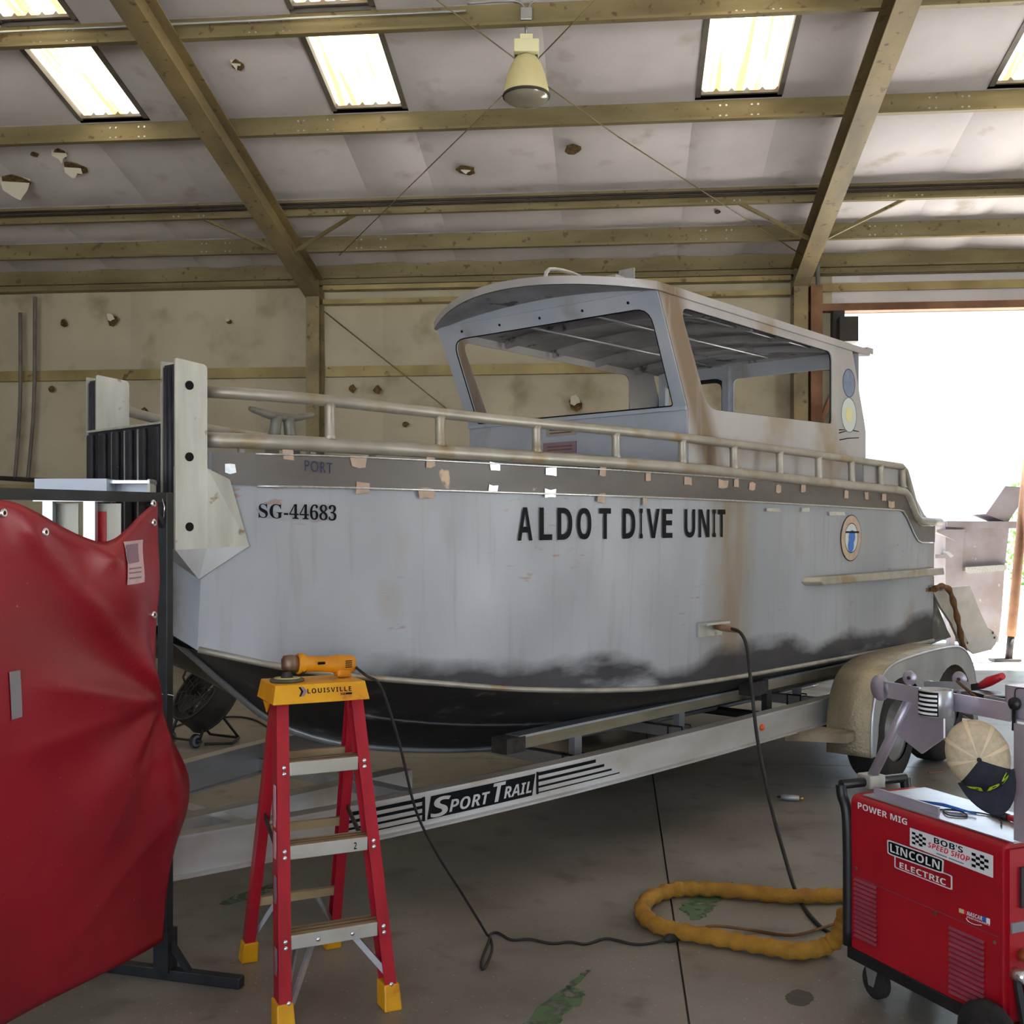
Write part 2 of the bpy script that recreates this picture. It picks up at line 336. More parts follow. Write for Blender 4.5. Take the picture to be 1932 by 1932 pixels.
# ------------------------------------------------------------------ mesh helpers
class MB:
    def __init__(s): s.v = []; s.f = []; s.sm = []
    def add(s, vs, fs, smooth=False):
        o = len(s.v); s.v += [Vector(v) for v in vs]
        for f in fs: s.f.append([i + o for i in f]); s.sm.append(smooth)
        return s
    def box(s, c, d, M=None):
        x, y, z = d[0] / 2, d[1] / 2, d[2] / 2
        vs = [Vector((a * x, b * y, e * z)) for a in (-1, 1) for b in (-1, 1) for e in (-1, 1)]
        if M is not None: vs = [M @ v for v in vs]
        vs = [v + Vector(c) for v in vs]
        return s.add(vs, [(0, 1, 3, 2), (4, 6, 7, 5), (0, 4, 5, 1), (2, 3, 7, 6), (0, 2, 6, 4), (1, 5, 7, 3)])
    def bb(s, a, b):
        a = Vector(a); b = Vector(b)
        return s.box((a + b) / 2, (abs(b.x - a.x), abs(b.y - a.y), abs(b.z - a.z)))
    def bar(s, a, b, w, h, up=(0, 0, 1)):            # rectangular bar from a to b
        a = Vector(a); b = Vector(b); d = b - a; l = d.length; x = d.normalized()
        y = Vector(up).cross(x)
        if y.length < 1e-4: y = Vector((0, 1, 0)).cross(x)
        y.normalize(); z = x.cross(y)
        M = Matrix((x, y, z)).transposed()
        return s.box((a + b) / 2, (l, w, h), M)
    def tube(s, pts, r, n=10, closed=False, caps=True, smooth=True):
        pts = [Vector(p) for p in pts]; m = len(pts)
        rs = r if isinstance(r, (list, tuple)) else [r] * m
        vs = []; pn = None
        for i, p in enumerate(pts):
            if closed: t = pts[(i + 1) % m] - pts[i - 1]
            else: t = pts[min(i + 1, m - 1)] - pts[max(i - 1, 0)]
            t.normalize()
            if pn is None:
                pn = Vector((0, 0, 1)).cross(t)
                if pn.length < 1e-3: pn = Vector((1, 0, 0)).cross(t)
            pn = (pn - t * pn.dot(t)).normalized(); bn = t.cross(pn)
            for k in range(n):
                a = 2 * PI * k / n
                vs.append(p + (pn * math.cos(a) + bn * math.sin(a)) * rs[i])
        fs = []
        for i in range(m if closed else m - 1):
            j = (i + 1) % m
            for k in range(n):
                fs.append((i * n + k, i * n + (k + 1) % n, j * n + (k + 1) % n, j * n + k))
        s.add(vs, fs, smooth)
        if caps and not closed:
            o = len(s.v) - len(vs)
            s.f.append([o + k for k in range(n)][::-1]); s.sm.append(False)
            s.f.append([o + (m - 1) * n + k for k in range(n)]); s.sm.append(False)
        return s
    def cyl(s, a, b, r, n=16, smooth=True): return s.tube([a, b], r, n, smooth=smooth)
    def lathe(s, prof, c=(0, 0, 0), ax=(0, 0, 1), n=24, smooth=True):   # prof: (radius, height) pairs
        ax = Vector(ax).normalized(); p = Vector((1, 0, 0)) if abs(ax.x) < .9 else Vector((0, 1, 0))
        p = (p - ax * p.dot(ax)).normalized(); q = ax.cross(p); c = Vector(c)
        vs = []; m = len(prof)
        for r, h in prof:
            for k in range(n):
                a = 2 * PI * k / n
                vs.append(c + ax * h + (p * math.cos(a) + q * math.sin(a)) * r)
        fs = [(i * n + k, i * n + (k + 1) % n, (i + 1) * n + (k + 1) % n, (i + 1) * n + k) for i in range(m - 1) for k in range(n)]
        return s.add(vs, fs, smooth)
    def grid(s, fn, nu, nv, smooth=True, thick=None):
        vs = [fn(i / nu, j / nv) for i in range(nu + 1) for j in range(nv + 1)]
        fs = [(i * (nv + 1) + j, (i + 1) * (nv + 1) + j, (i + 1) * (nv + 1) + j + 1, i * (nv + 1) + j + 1) for i in range(nu) for j in range(nv)]
        return s.add(vs, fs, smooth)
    def plate(s, loops, o, ex, ey, t, both=True):     # polygon with holes in the plane o + a ex + b ey, thickness t along ex x ey (centred)
        o = Vector(o); ex = Vector(ex); ey = Vector(ey); n = ex.cross(ey).normalized()
        flat = [p for l in loops for p in l]
        tri = tessellate_polygon([[Vector((p[0], p[1], 0)) for p in l] for l in loops])
        base = [o + ex * p[0] + ey * p[1] for p in flat]; N = len(flat)
        vs = [v + n * t / 2 for v in base] + [v - n * t / 2 for v in base]
        fs = []
        for a, b, c in tri:
            ar = (flat[b][0] - flat[a][0]) * (flat[c][1] - flat[a][1]) - (flat[b][1] - flat[a][1]) * (flat[c][0] - flat[a][0])
            if ar < 0: b, c = c, b
            fs.append((a, b, c)); fs.append((a + N, c + N, b + N))
        k = 0
        for li, l in enumerate(loops):
            m = len(l)
            ar = sum(l[i][0] * l[(i + 1) % m][1] - l[(i + 1) % m][0] * l[i][1] for i in range(m))
            fl = (ar > 0) == (li == 0)
            for i in range(m):
                a = k + i; b = k + (i + 1) % m
                fs.append((a, a + N, b + N, b) if fl else (a, b, b + N, a + N))
            k += m
        return s.add(vs, fs)
    def build(s, name, m, parent=None, bevel=0.0, kind=None, segs=2):
        me = bpy.data.meshes.new(name)
        me.from_pydata([tuple(v) for v in s.v], [], s.f)
        me.polygons.foreach_set('use_smooth', s.sm)
        me.materials.append(m); me.update()
        o = bpy.data.objects.new(name, me); col.objects.link(o)
        if parent is not None: o.parent = parent
        if bevel > 0:
            b = o.modifiers.new('edge', 'BEVEL'); b.width = bevel; b.segments = segs; b.limit_method = 'ANGLE'; b.angle_limit = .6
        if kind: o['kind'] = kind
        return o

def share(o, name, parent, M):                        # another copy of a small part, sharing its mesh
    c = bpy.data.objects.new(name, o.data); col.objects.link(c); c.parent = parent
    c.matrix_local = M
    return c

def rounded(pts, r, n=5):
    out = []; m = len(pts)
    rs = r if isinstance(r, (list, tuple)) else [r] * m
    for i in range(m):
        p = Vector(pts[i]); a = Vector(pts[i - 1]); b = Vector(pts[(i + 1) % m]); rr = rs[i]
        if rr <= 0: out.append((p.x, p.y)); continue
        da = (a - p); db = (b - p); rr = min(rr, da.length * .48, db.length * .48)
        a = p + da.normalized() * rr; b = p + db.normalized() * rr
        for k in range(n + 1):
            t = k / n
            q = a * (1 - t) ** 2 + p * 2 * t * (1 - t) + b * t * t
            out.append((q.x, q.y))
    return out

def rect(x0, y0, x1, y1): return [(x0, y0), (x1, y0), (x1, y1), (x0, y1)]
def ellipse(cx, cy, rx, ry, n=32): return [(cx + rx * math.cos(2 * PI * i / n), cy + ry * math.sin(2 * PI * i / n)) for i in range(n)]

def smooth_path(pts, n=8, closed=False):
    pts = [Vector(p) for p in pts]; m = len(pts); out = []
    for i in range(m if closed else m - 1):
        if closed: p0, p1, p2, p3 = pts[i - 1], pts[i], pts[(i + 1) % m], pts[(i + 2) % m]
        else: p0, p1, p2, p3 = pts[max(i - 1, 0)], pts[i], pts[i + 1], pts[min(i + 2, m - 1)]
        for k in range(n):
            t = k / n
            out.append(.5 * ((2 * p1) + (p2 - p0) * t + (2 * p0 - 5 * p1 + 4 * p2 - p3) * t * t + (3 * p1 - p0 - 3 * p2 + p3) * t ** 3))
    if not closed: out.append(pts[-1])
    return out

def tab(T, x, col_=1):
    if x <= T[0][0]: return T[0][col_]
    for i in range(len(T) - 1):
        if x <= T[i + 1][0]:
            x0, x1 = T[i][0], T[i + 1][0]; t = (x - x0) / (x1 - x0)
            y0, y1 = T[i][col_], T[i + 1][col_]
            m0 = (T[i + 1][col_] - T[max(i - 1, 0)][col_]) / (T[i + 1][0] - T[max(i - 1, 0)][0]) * (x1 - x0)
            j = min(i + 2, len(T) - 1)
            m1 = (T[j][col_] - T[i][col_]) / (T[j][0] - T[i][0]) * (x1 - x0)
            h = t * t * (3 - 2 * t)
            return y0 + (y1 - y0) * h + m0 * (t ** 3 - 2 * t * t + t) + m1 * (t ** 3 - t * t)
    return T[-1][col_]

def tag(o, label=None, cat=None, group=None, kind=None):
    if label: o['label'] = label
    if cat: o['category'] = cat
    if group: o['group'] = group
    if kind: o['kind'] = kind
    return o

def empty(name, frame=None, loc=None, rz=0.0):
    o = bpy.data.objects.new(name, None); o.empty_display_size = .1; col.objects.link(o)
    if frame is not None:
        o.location = (frame.o.x, frame.o.y, 0); o.rotation_euler = (0, 0, frame.ang)
    if loc is not None:
        o.location = loc; o.rotation_euler = (0, 0, rz)
    return o

def bold(t): return ''.join(chr(0x1D5D4 + ord(c) - 65) if 'A' <= c <= 'Z' else chr(0x1D7EC + ord(c) - 48) if '0' <= c <= '9' else c for c in t)
def boldit(t): return ''.join(chr(0x1D63C + ord(c) - 65) if 'A' <= c <= 'Z' else c for c in t)
def serif(t): return ''.join(chr(0x1D400 + ord(c) - 65) if 'A' <= c <= 'Z' else chr(0x1D7CE + ord(c) - 48) if '0' <= c <= '9' else c for c in t)

def text2d(body, spacing=1.0, shear=0.0, fat=0.0):
    c = bpy.data.curves.new('lettering', 'FONT'); c.body = body; c.size = 1; c.space_character = spacing
    c.shear = shear; c.offset = fat; c.resolution_u = 4
    o = bpy.data.objects.new('lettering', c)
    me = bpy.data.meshes.new_from_object(o)
    vs = [(v.co.x, v.co.y) for v in me.vertices]; fs = [tuple(p.vertices) for p in me.polygons]
    bpy.data.objects.remove(o); bpy.data.curves.remove(c); bpy.data.meshes.remove(me)
    xs = [v[0] for v in vs]; ys = [v[1] for v in vs]
    x0, x1, y0, y1 = min(xs), max(xs), min(ys), max(ys)
    return [((x - x0) / (x1 - x0), (y - y0) / (y1 - y0)) for x, y in vs], fs

def lettering(name, body, fn, m, parent, **kw):       # fn maps unit square to a local point
    vs, fs = text2d(body, **kw)
    b = MB(); b.add([fn(x, y) for x, y in vs], fs)
    # make faces look outwards: rely on two-sided shading
    return b.build(name, m, parent)

# ================================================================== the building (floor, walls, roof)
T0, T1, DEEP = -12.2, 12.2, 21.2
bld_rot = BLD.ang
def B(t, d, z): return Vector((t, -d, z))             # building-local point

def bstruct(name, mb, m, label, cat, **kw):
    o = mb.build(name, m, **kw); o.location = (BLD.o.x, BLD.o.y, 0); o.rotation_euler = (0, 0, bld_rot)
    return tag(o, label, cat, kind='structure')

# floor: base and cast slabs with open joints
jt = BLD.loc(ground(1300, 1930)); jx = jt.x
jd = -BLD.loc(ground(1400, 1441)).y
ts = [T0] + [x for x in (jx - 9.2, jx - 4.6, jx, jx + 4.6) if T0 < x < T1] + [T1]
ds = [0.0] + sorted(x for x in (jd - 4.6, jd, jd + 4.6, jd + 9.2, jd + 13.8) if 0 < x < DEEP) + [DEEP]
floor = bstruct('floor', MB().bb(B(T0, 0, -.3), B(T1, DEEP, -.012)), DARKST, 'brown-grey concrete workshop floor with saw-cut joints', 'floor')
for i in range(len(ts) - 1):
    for j in range(len(ds) - 1):
        MB().bb(B(ts[i] + .004, ds[j] + .004, -.012), B(ts[i + 1] - .004, ds[j + 1] - .004, 0)).build('slab', FLOORM, floor)

def floor_blob(name, pts, m, z, jit=.012, n=6):
    P = [BLD.loc(ground(*p)) for p in pts]
    P = smooth_path(P, n, True)
    P = [(p.x + random.uniform(-jit, jit), p.y + random.uniform(-jit, jit)) for p in P]
    return MB().plate([P], (0, 0, z), (1, 0, 0), (0, 1, 0), .0006).build(name, m, floor)
floor_blob('paint_mark', [(985, 1932), (1045, 1880), (1070, 1862), (1100, 1870), (1095, 1890), (1050, 1932), (1010, 1960), (960, 1960)], GREENP, .0008)
floor_blob('paint_mark', [(1060, 1868), (1105, 1832), (1112, 1835), (1085, 1862)], GREENP, .0008, .006)
floor_blob('paint_mark', [(1285, 1705), (1340, 1688), (1362, 1692), (1340, 1722), (1305, 1735)], GREENP, .0008)
floor_blob('paint_mark', [(1345, 1672), (1378, 1665), (1388, 1676), (1358, 1684)], GREENP, .0008, .006)
floor_blob('paint_mark', [(420, 1700), (500, 1672), (520, 1668), (500, 1686), (430, 1708)], GREENP, .0008, .006)
floor_blob('oil_stain', [(1482, 1880), (1500, 1868), (1525, 1872), (1536, 1885), (1520, 1897), (1492, 1894)], OILC, .0008, .004)

# outside ground beyond the door and behind the camera
og = MB().bb(B(-60, -60, -.4), B(60, 60, -.305)).build('pavement', OUTG)
og.location = (BLD.o.x, BLD.o.y, 0); og.rotation_euler = (0, 0, bld_rot)
tag(og, 'sunlit pale concrete yard outside the shop', 'ground', kind='structure')
ap = MB().bb(B(T0, -12, -.3), B(T1 + 4, -.001, -.004)).build('apron', OUTG)
ap.location = (BLD.o.x, BLD.o.y, 0); ap.rotation_euler = (0, 0, bld_rot)
tag(ap, 'sunlit concrete apron outside the open door', 'ground', kind='structure')

# ---- back wall
DOOR0 = BLD.loc(BLD.wor(BLD.pix(1590, 900))).x; DOOR1 = 11.4; DOORZ = BLD.pix(1750, 586).z
wall_back = bstruct('wall_back', MB().bb(B(T0, -.12, 0), B(DOOR0 - .02, -.08, 5.2)).bb(B(DOOR0 - .02, -.12, DOORZ), B(T1, -.08, 5.2)).bb(B(DOOR1, -.12, 0), B(T1, -.08, DOORZ)),
                    DARKST, 'back wall of the shop lined with faced insulation', 'wall')
girt_z = [2.22, 3.73]
seam = [T0, -11.2, -9.5, -7.8, -6.1, -4.4, -2.55, -.85, .85, 2.55, 4.3, 6.1, DOOR0 - .12]
zrow = [0, 2.22, 3.73, 5.06]
def quilt(a, b, c, d, bul, n=6, ph=0.0):
    """panel between corners (t0,z0)-(t1,z1) mapping fn; returns height of bulge"""
    return lambda u, v: bul * (math.sin(PI * u) ** .5 * math.sin(PI * v) ** .6) + .012 * math.sin(7 * u + ph) * math.sin(PI * v) * math.sin(PI * u)
for i in range(len(seam) - 1):
    for j in range(3):
        q = quilt(0, 0, 0, 0, .045, ph=random.uniform(0, 6))
        a0, a1, z0, z1 = seam[i], seam[i + 1], zrow[j], zrow[j + 1]
        MB().grid(lambda u, v: B(a0 + (a1 - a0) * u, -.06 + q(u, v), z0 + (z1 - z0) * v), 8, 8).build('insulation_panel', WALLI, wall_back)
for a0, a1 in ((DOOR0 - .12, 8.4), (8.4, 10.2), (10.2, T1)):     # over the door
    q = quilt(0, 0, 0, 0, .03, ph=a0)
    MB().grid(lambda u, v: B(a0 + (a1 - a0) * u, -.06 + q(u, v), DOORZ + .05 + (5.06 - DOORZ - .05) * v), 8, 6).build('insulation_panel', INSUL, wall_back)
MB().bb(B(DOOR1 + .05, -.06, 0), B(T1, -.03, DOORZ)).build('insulation_panel', WALLI, wall_back)
def cprofile(mb, t0, t1, d, z, dep, h, th=.008, lip=.02):          # horizontal C girt, web vertical
    mb.bb(B(t0, d, z), B(t1, d + th, z + h)); mb.bb(B(t0, d + th, z), B(t1, d + dep, z + th)); mb.bb(B(t0, d + th, z + h - th), B(t1, d + dep, z + h))
    return mb
for z in girt_z:
    for a0, a1 in ((T0, -6.2), (-6.0, -.1), (.1, 6.0), (6.2, DOOR0 - .06)):
        MB().bb(B(a0, .0, z - .07), B(a1, .012, z + .05)).bb(B(a0, -.06, z + .05), B(a1, .012, z + .058)).bb(B(a0, -.05, z - .078), B(a1, .03, z - .07)).build('girt', GIRT, wall_back)
for z in (4.60, 4.78):
    MB().bb(B(.1, .0, z - .03), B(6.0, .14, z + .03)).build('girt', GIRT, wall_back)
MB().bb(B(6.2, .0, 4.62), B(T1, .03, 4.72)).build('girt', GIRT, wall_back)
# columns
def ibeam_v(t, d0, dep, w, z0, z1, th=.014):
    return MB().bb(B(t - w / 2, d0, z0), B(t + w / 2, d0 + th, z1)).bb(B(t - w / 2, d0 + dep - th, z0), B(t + w / 2, d0 + dep, z1)).bb(B(t - th / 2, d0 + th, z0), B(t + th / 2, d0 + dep - th, z1))
for t in (-12.1, -6.1, 0, 6.1):
    ibeam_v(t, .0, .26, .17, 0, 4.86).build('column', RAFT, wall_back)
# door surround
MB().bb(B(DOOR0 - .42, .02, 0), B(DOOR0 - .28, .2, DOORZ + .3)).build('door_jamb', RUST, wall_back)
MB().bb(B(DOOR0 - .14, -.1, 0), B(DOOR0, .12, DOORZ)).build('door_jamb', DARKST, wall_back)
MB().bb(B(DOOR0 - .1, .13, 3.95), B(DOOR0 + .12, .33, 4.25)).build('door_operator', DARKST, wall_back)
MB().bb(B(DOOR0 - .45, -.06, DOORZ - .0), B(DOOR1, .1, DOORZ + .09)).build('door_header', RUST, wall_back)
MB().cyl(B(6.32, .16, 1.7), B(6.32, .16, 4.95), .028).build('conduit', PIPE, wall_back)
MB().bar(BLD.loc(BLD.wor(BLD.pix(1548, 800, -.1))), BLD.loc(BLD.wor(BLD.pix(1580, 720, -.1))), .06, .06).build('door_jamb', RUST, wall_back)
# wall bracing rod, hanging pipes at the left
def rod(name, a, b, r, m, parent, n=6): return MB().cyl(a, b, r, n).build(name, m, parent)
rod('brace_rod', BLD.pix(612, 588, -.12), BLD.pix(860, 785, -.12), .009, STEEL, wall_back)
for pts in ([(38, 590), (38, 760), (28, 905)], [(66, 560), (64, 760), (52, 910)]):
    MB().tube(smooth_path([BLD.pix(x, y, -.12) for x, y in pts], 5), .024, 8).build('downpipe', GREYST, wall_back)
MB().tube(smooth_path([BLD.pix(x, y, -.12) for x, y in [(0, 902), (120, 908), (240, 906), (345, 912)]], 5), .03, 8).build('air_line', DARKST, wall_back)
def wall_tear(px, py, r, flap):
    c = BLD.pix(px, py, -.05)
    pts = [(math.cos(a) * r * random.uniform(.6, 1.1), math.sin(a) * r * random.uniform(.6, 1.1)) for a in [k * 2 * PI / 9 for k in range(9)]]
    o = MB().plate([pts], (c.x, c.y, c.z), (1, 0, 0), (0, 0, 1), .01).build('insulation_tear', TEARB, wall_back)
    if flap:
        fp = [(-.5, .9), (.1, 1.0), (.5, .7), (.7, .1), (.3, .0), (-.1, -.25), (-.6, .0)]
        MB().plate([[(x * r * random.uniform(.8, 1.15), y * r * random.uniform(.8, 1.15)) for x, y in fp]], c + Vector((0, -.05, 0)), (1, 0, 0), Vector((0, -.4, .9)).normalized(), .004).build('loose_flap', TEARF, o)
for a in ((120, 610, .07, 0), (212, 605, .08, 1), (432, 607, .04, 1), (665, 733, .06, 0), (712, 735, .06, 0), (1085, 762, .11, 1), (98, 735, .05, 0), (272, 775, .05, 0), (765, 800, .05, 0)):
    wall_tear(*a)
for y0 in (500,):
    pass

# ---- other walls (outside the picture) that shut the daylight out except through doorways added for their light
FD0, FD1 = -5.0, 8.0
RD0, RD1 = 8.5, 12.5
wf = MB().bb(B(T0, DEEP, 0), B(FD0, DEEP + .1, 5.2)).bb(B(FD1, DEEP, 0), B(T1, DEEP + .1, 5.2)).bb(B(FD0, DEEP, 4.6), B(FD1, DEEP + .1, 5.2))
bstruct('wall_front', wf, WALLI, 'front wall of the shop with a wide unseen doorway added for light', 'wall')
for nm, t in (('wall_left', T0), ('wall_right', T1)):
    poly = [(0, 0), (-DEEP, 0), (-DEEP, 5.15), (-10.6, 7.4), (0, 5.15)]
    holes = [rect(-RD1, .004, -RD0, 4.4)] if t > 0 else []          # unseen opening added in the right wall to bring light from that side
    mb = MB().plate([poly] + holes, (t, 0, 0), (0, 1, 0), (0, 0, 1), .1)
    bstruct(nm, mb, WALLI, 'plain insulated end wall on the %s of the shop' % nm[5:], 'wall')

# ---- roof
def rz(d, off=0.0): return roof_bottom(d) + off
purl = [0.06, .78, 1.65, 3.24, 4.70, 6.2, 7.7, 9.2, 10.5]
ceiling = bstruct('ceiling', MB().add([B(T0, -.3, rz(0, .36) - .064), B(T1, -.3, rz(0, .36) - .064), B(T1, 10.6, rz(10.6, .36)), B(T0, 10.6, rz(10.6, .36)), B(T1, DEEP + .3, rz(DEEP, .3)), B(T0, DEEP + .3, rz(DEEP, .3))],
                  [(0, 1, 2, 3), (3, 2, 4, 5)]), DARKST, 'sloping shop roof of faced insulation between steel purlins', 'ceiling')
sky_px = [((145, 225), (277, 220), 'low'), ((625, 207), (768, 202), 'low'), ((1312, 183), (1477, 178), 'low'), ((1862, 170), (2025, 166), 'low')]
sky_t = []
for a, b, _ in sky_px:
    sky_t.append((roof_pix(a[0], a[1], .2).x, roof_pix(b[0], b[1], .2).x))
sky_t.append((sky_t[0][0] - 3.3, sky_t[0][0] - 2.5))
edges = sorted(set([T0, T1] + [round(x, 3) for p in sky_t for x in p]))
cuts = []
for i in range(len(edges) - 1):
    a, b = edges[i], edges[i + 1]; is_sky = any(abs(a - p[0]) < .01 for p in sky_t)
    if is_sky: cuts.append((a, b, True)); continue
    n = max(1, round((b - a) / 1.5))
    for k in range(n): cuts.append((a + (b - a) * k / n, a + (b - a) * (k + 1) / n, False))
for j in range(len(purl) - 1):
    d0, d1 = purl[j] if j else -.1, purl[j + 1]
    for a, b, is_sky in cuts:
        if is_sky and j in (3, 4, 5):
            continue
        q = quilt(0, 0, 0, 0, -.05, ph=random.uniform(0, 6))
        MB().grid(lambda u, v: B(a + (b - a) * u, d0 + (d1 - d0) * v, rz(d0 + (d1 - d0) * v, .215) + q(u, v)), 6, 6).build('insulation_panel', INSUL, ceiling)
MB().add([B(T0, 10.5, rz(10.5, .215)), B(T1, 10.5, rz(10.5, .215)), B(T1, DEEP, rz(DEEP, .2)), B(T0, DEEP, rz(DEEP, .2))], [(0, 1, 2, 3)]).build('insulation_panel', INSUL, ceiling)
for p in sky_t:
    for j in (3, 4, 5):
        d0, d1 = purl[j] + .06, purl[j + 1] - .0
        a, b = p[0] + .05, p[1] - .05
        def cor(u, v):
            x = u * 5.0
            zz = .236 + .03 * max(0, math.cos(2 * PI * x)) ** 3
            d = d0 + (d1 - d0) * v
            return B(a + (b - a) * u, d, rz(d, zz))
        s = MB().grid(cor, 60, 1).build('skylight_panel', SKYL, ceiling)
        for x, w in ((p[0], .05), (p[1] - .05, .05)):
            MB().add([B(x, d0, rz(d0, .2)), B(x + w, d0, rz(d0, .2)), B(x + w, d1, rz(d1, .2)), B(x, d1, rz(d1, .2)),
                      B(x, d0, rz(d0, .36)), B(x + w, d0, rz(d0, .36)), B(x + w, d1, rz(d1, .36)), B(x, d1, rz(d1, .36))],
                     [(0, 1, 2, 3), (0, 4, 5, 1), (1, 5, 6, 2), (3, 2, 6, 7), (0, 3, 7, 4)]).build('skylight_curb', GREYST, s)
        for d in (d0, d1 - .03):
            MB().add([B(a, d, rz(d, .215)), B(b, d, rz(d, .215)), B(b, d, rz(d, .36)), B(a, d, rz(d, .36)), B(a, d + .03, rz(d, .215)), B(b, d + .03, rz(d, .215)), B(b, d + .03, rz(d, .36)), B(a, d + .03, rz(d, .36))],
                     [(0, 1, 2, 3), (4, 7, 6, 5), (0, 4, 5, 1)]).build('skylight_curb', GREYST, s)
# purlins: Z sections
for j, d in enumerate(purl):
    h = .2; z = rz(d)
    mb = MB()
    for a, b in ((T0, T1),):
        mb.bb(B(a, d, z), B(b, d + .006, z + h))
        mb.bb(B(a, d + .006, z), B(b, d + .07, z + .006)); mb.bb(B(a, d - .07, z + h - .006), B(b, d, z + h))
        mb.bb(B(a, d + .064, z + .006), B(b, d + .07, z + .024))
    o = mb.build('purlin', STEEL, ceiling)
    if d in (.78, 1.65, 3.24, 4.70):
        bolt0 = None
        for t in (0, 6.1):
            for k, dt in enumerate((-1.25, -1.19, -.95, -.89, .7, .76, 1.0, 1.06)):
                for zz in (.05, .15):
                    if bolt0 is None:
                        bolt0 = MB().cyl((0, 0, 0), (0, -.008, 0), .011, 6).build('bolt', ALUB, o); bolt0.location = B(t + dt, d + .006, z + zz)
                    else:
                        share(bolt0, 'bolt', o, Matrix.Translation(B(t + dt, d + .006, z + zz)))
# eave strut
MB().bb(B(T0, -.02, 4.82), B(T1, .07, 5.08)).build('eave_strut', STEEL, ceiling)
MB().bb(B(T0, .07, 4.82), B(T1, .14, 4.828)).build('eave_strut', STEEL, ceiling)
# rafters
def rafter(t):
    mb = MB(); w = .2; dep = .30
    def seg(dA, dB, oA, oB):
        def br(x0, x1, lo, hi):
            vs = []
            for d, o_ in ((dA, oA), (dB, oB)):
                base = rz(d, 0) + o_
                vs += [B(t + x0, d, base - lo(o_)), B(t + x1, d, base - lo(o_)), B(t + x1, d, base - hi(o_)), B(t + x0, d, base - hi(o_))]
            mb.add(vs, [(0, 1, 2, 3), (7, 6, 5, 4), (0, 4, 5, 1), (1, 5, 6, 2), (2, 6, 7, 3), (3, 7, 4, 0)])
        br(-w / 2, w / 2, lambda o: .0, lambda o: .014)
        br(-w / 2, w / 2, lambda o: dep, lambda o: dep - .014)
        br(-.006, .006, lambda o: dep - .014, lambda o: .014)
    seg(.0, 10.6, 0, 0); seg(10.6, DEEP, 0, 0)
    return mb
for t in (-12.1, -6.1, 0, 6.1, 12.1):
    o = rafter(t).build('rafter', RAFT, ceiling)
for t in (-6.1, 0, 6.1):
    for sgn in (-1, 1):
        a = B(t + sgn * .05, 1.35, rz(1.35, -.27)); b = B(t + sgn * .9, 1.66, rz(1.66, .02))
        MB().bar(a, b, .035, .035).build('flange_brace', STEEL, ceiling)
# roof cross bracing
def rp(px, py, off=-.02): return roof_pix(px, py, off)
for pts in ([(640, 482), (800, 325)], [(800, 325), (952, 176)], [(1030, 96), (1140, -18)], [(1520, 486), (1165, 257)], [(1165, 257), (1036, 165)], [(968, 108), (800, -18)]):
    MB().cyl(rp(*pts[0]), rp(*pts[1]), .006, 6).build('brace_rod', STEEL, ceiling)
MB().cyl(rp(952, 176), rp(1030, 96), .006, 6).build('brace_rod', STEEL, ceiling)
MB().cyl(rp(1036, 165), rp(968, 108), .006, 6).build('brace_rod', STEEL, ceiling)
# conduits along two purlins
for d, off, r in ((1.72, .12, .014), (1.74, .07, .014), (4.79, .1, .012)):
    MB().cyl(B(T0, d, rz(d, off)), B(T1 if d < 4 else 2.6, d, rz(d, off)), r, 8).build('conduit', PIPE if d > 4 else DARKST, ceiling)
# torn places in the ceiling facing
def roof_tear(px, py, r, flap, rx=1.0):
    c = roof_pix(px, py, .15)
    pts = [(math.cos(a) * r * rx * random.uniform(.6, 1.1), math.sin(a) * r * random.uniform(.6, 1.1)) for a in [k * 2 * PI / 9 for k in range(9)]]
    o = MB().plate([pts], c, (1, 0, 0), Vector((0, -1, .213)), .012).build('insulation_tear', TEARB, ceiling)
    if flap:
        s = r * flap
        fp = [(-.6, .1), (.0, .2), (.55, .05), (.5, -.5), (.2, -.62), (.05, -.95), (-.2, -.7), (-.55, -.4)]
        MB().plate([[(x * s * random.uniform(.8, 1.15), y * s * random.uniform(.8, 1.15)) for x, y in fp]], c + Vector((0, -.04, .02)), Vector((1, .15, 0)), Vector((.1, -.55, .8)).normalized(), .004).build('loose_flap', TEARF, o)
for a in ((447, 122, .08, 1), (32, 345, .17, 1.6, 1.2), (140, 318, .14, 1.2), (115, 290, .09, 1.6), (880, 322, .11, .8), (1080, 282, .09, 0, 1.2), (65, 291, .05, 0), (1354, 400, .04, 0)):
    roof_tear(*a)

# daylight portals in the doorways (they only steer the sampling of the sky)
def portal(t0, t1, z1, d, inward):
    l = bpy.data.lights.new('daylight_portal', 'AREA'); l.shape = 'RECTANGLE'; l.size = t1 - t0; l.size_y = z1
    l.cycles.is_portal = True
    o = bpy.data.objects.new('daylight_portal', l); col.objects.link(o)
    o.location = BLD.wor(((t0 + t1) / 2, -d, z1 / 2))
    o.rotation_euler = (PI / 2 if inward < 0 else -PI / 2, 0, bld_rot)
portal(DOOR0, DOOR1, DOORZ, -.15, -1)
portal(FD0, FD1, 4.6, DEEP + .15, 1)
pl_ = bpy.data.lights.new('daylight_portal', 'AREA'); pl_.shape = 'RECTANGLE'; pl_.size = RD1 - RD0; pl_.size_y = 4.4; pl_.cycles.is_portal = True
po_ = bpy.data.objects.new('daylight_portal', pl_); col.objects.link(po_)
po_.location = BLD.wor((T1 + .15, -(RD0 + RD1) / 2, 2.2))
po_.rotation_euler = (Matrix.Rotation(bld_rot, 4, 'Z') @ Matrix.Rotation(PI / 2, 4, 'Z') @ Matrix.Rotation(PI / 2, 4, 'X')).to_euler()

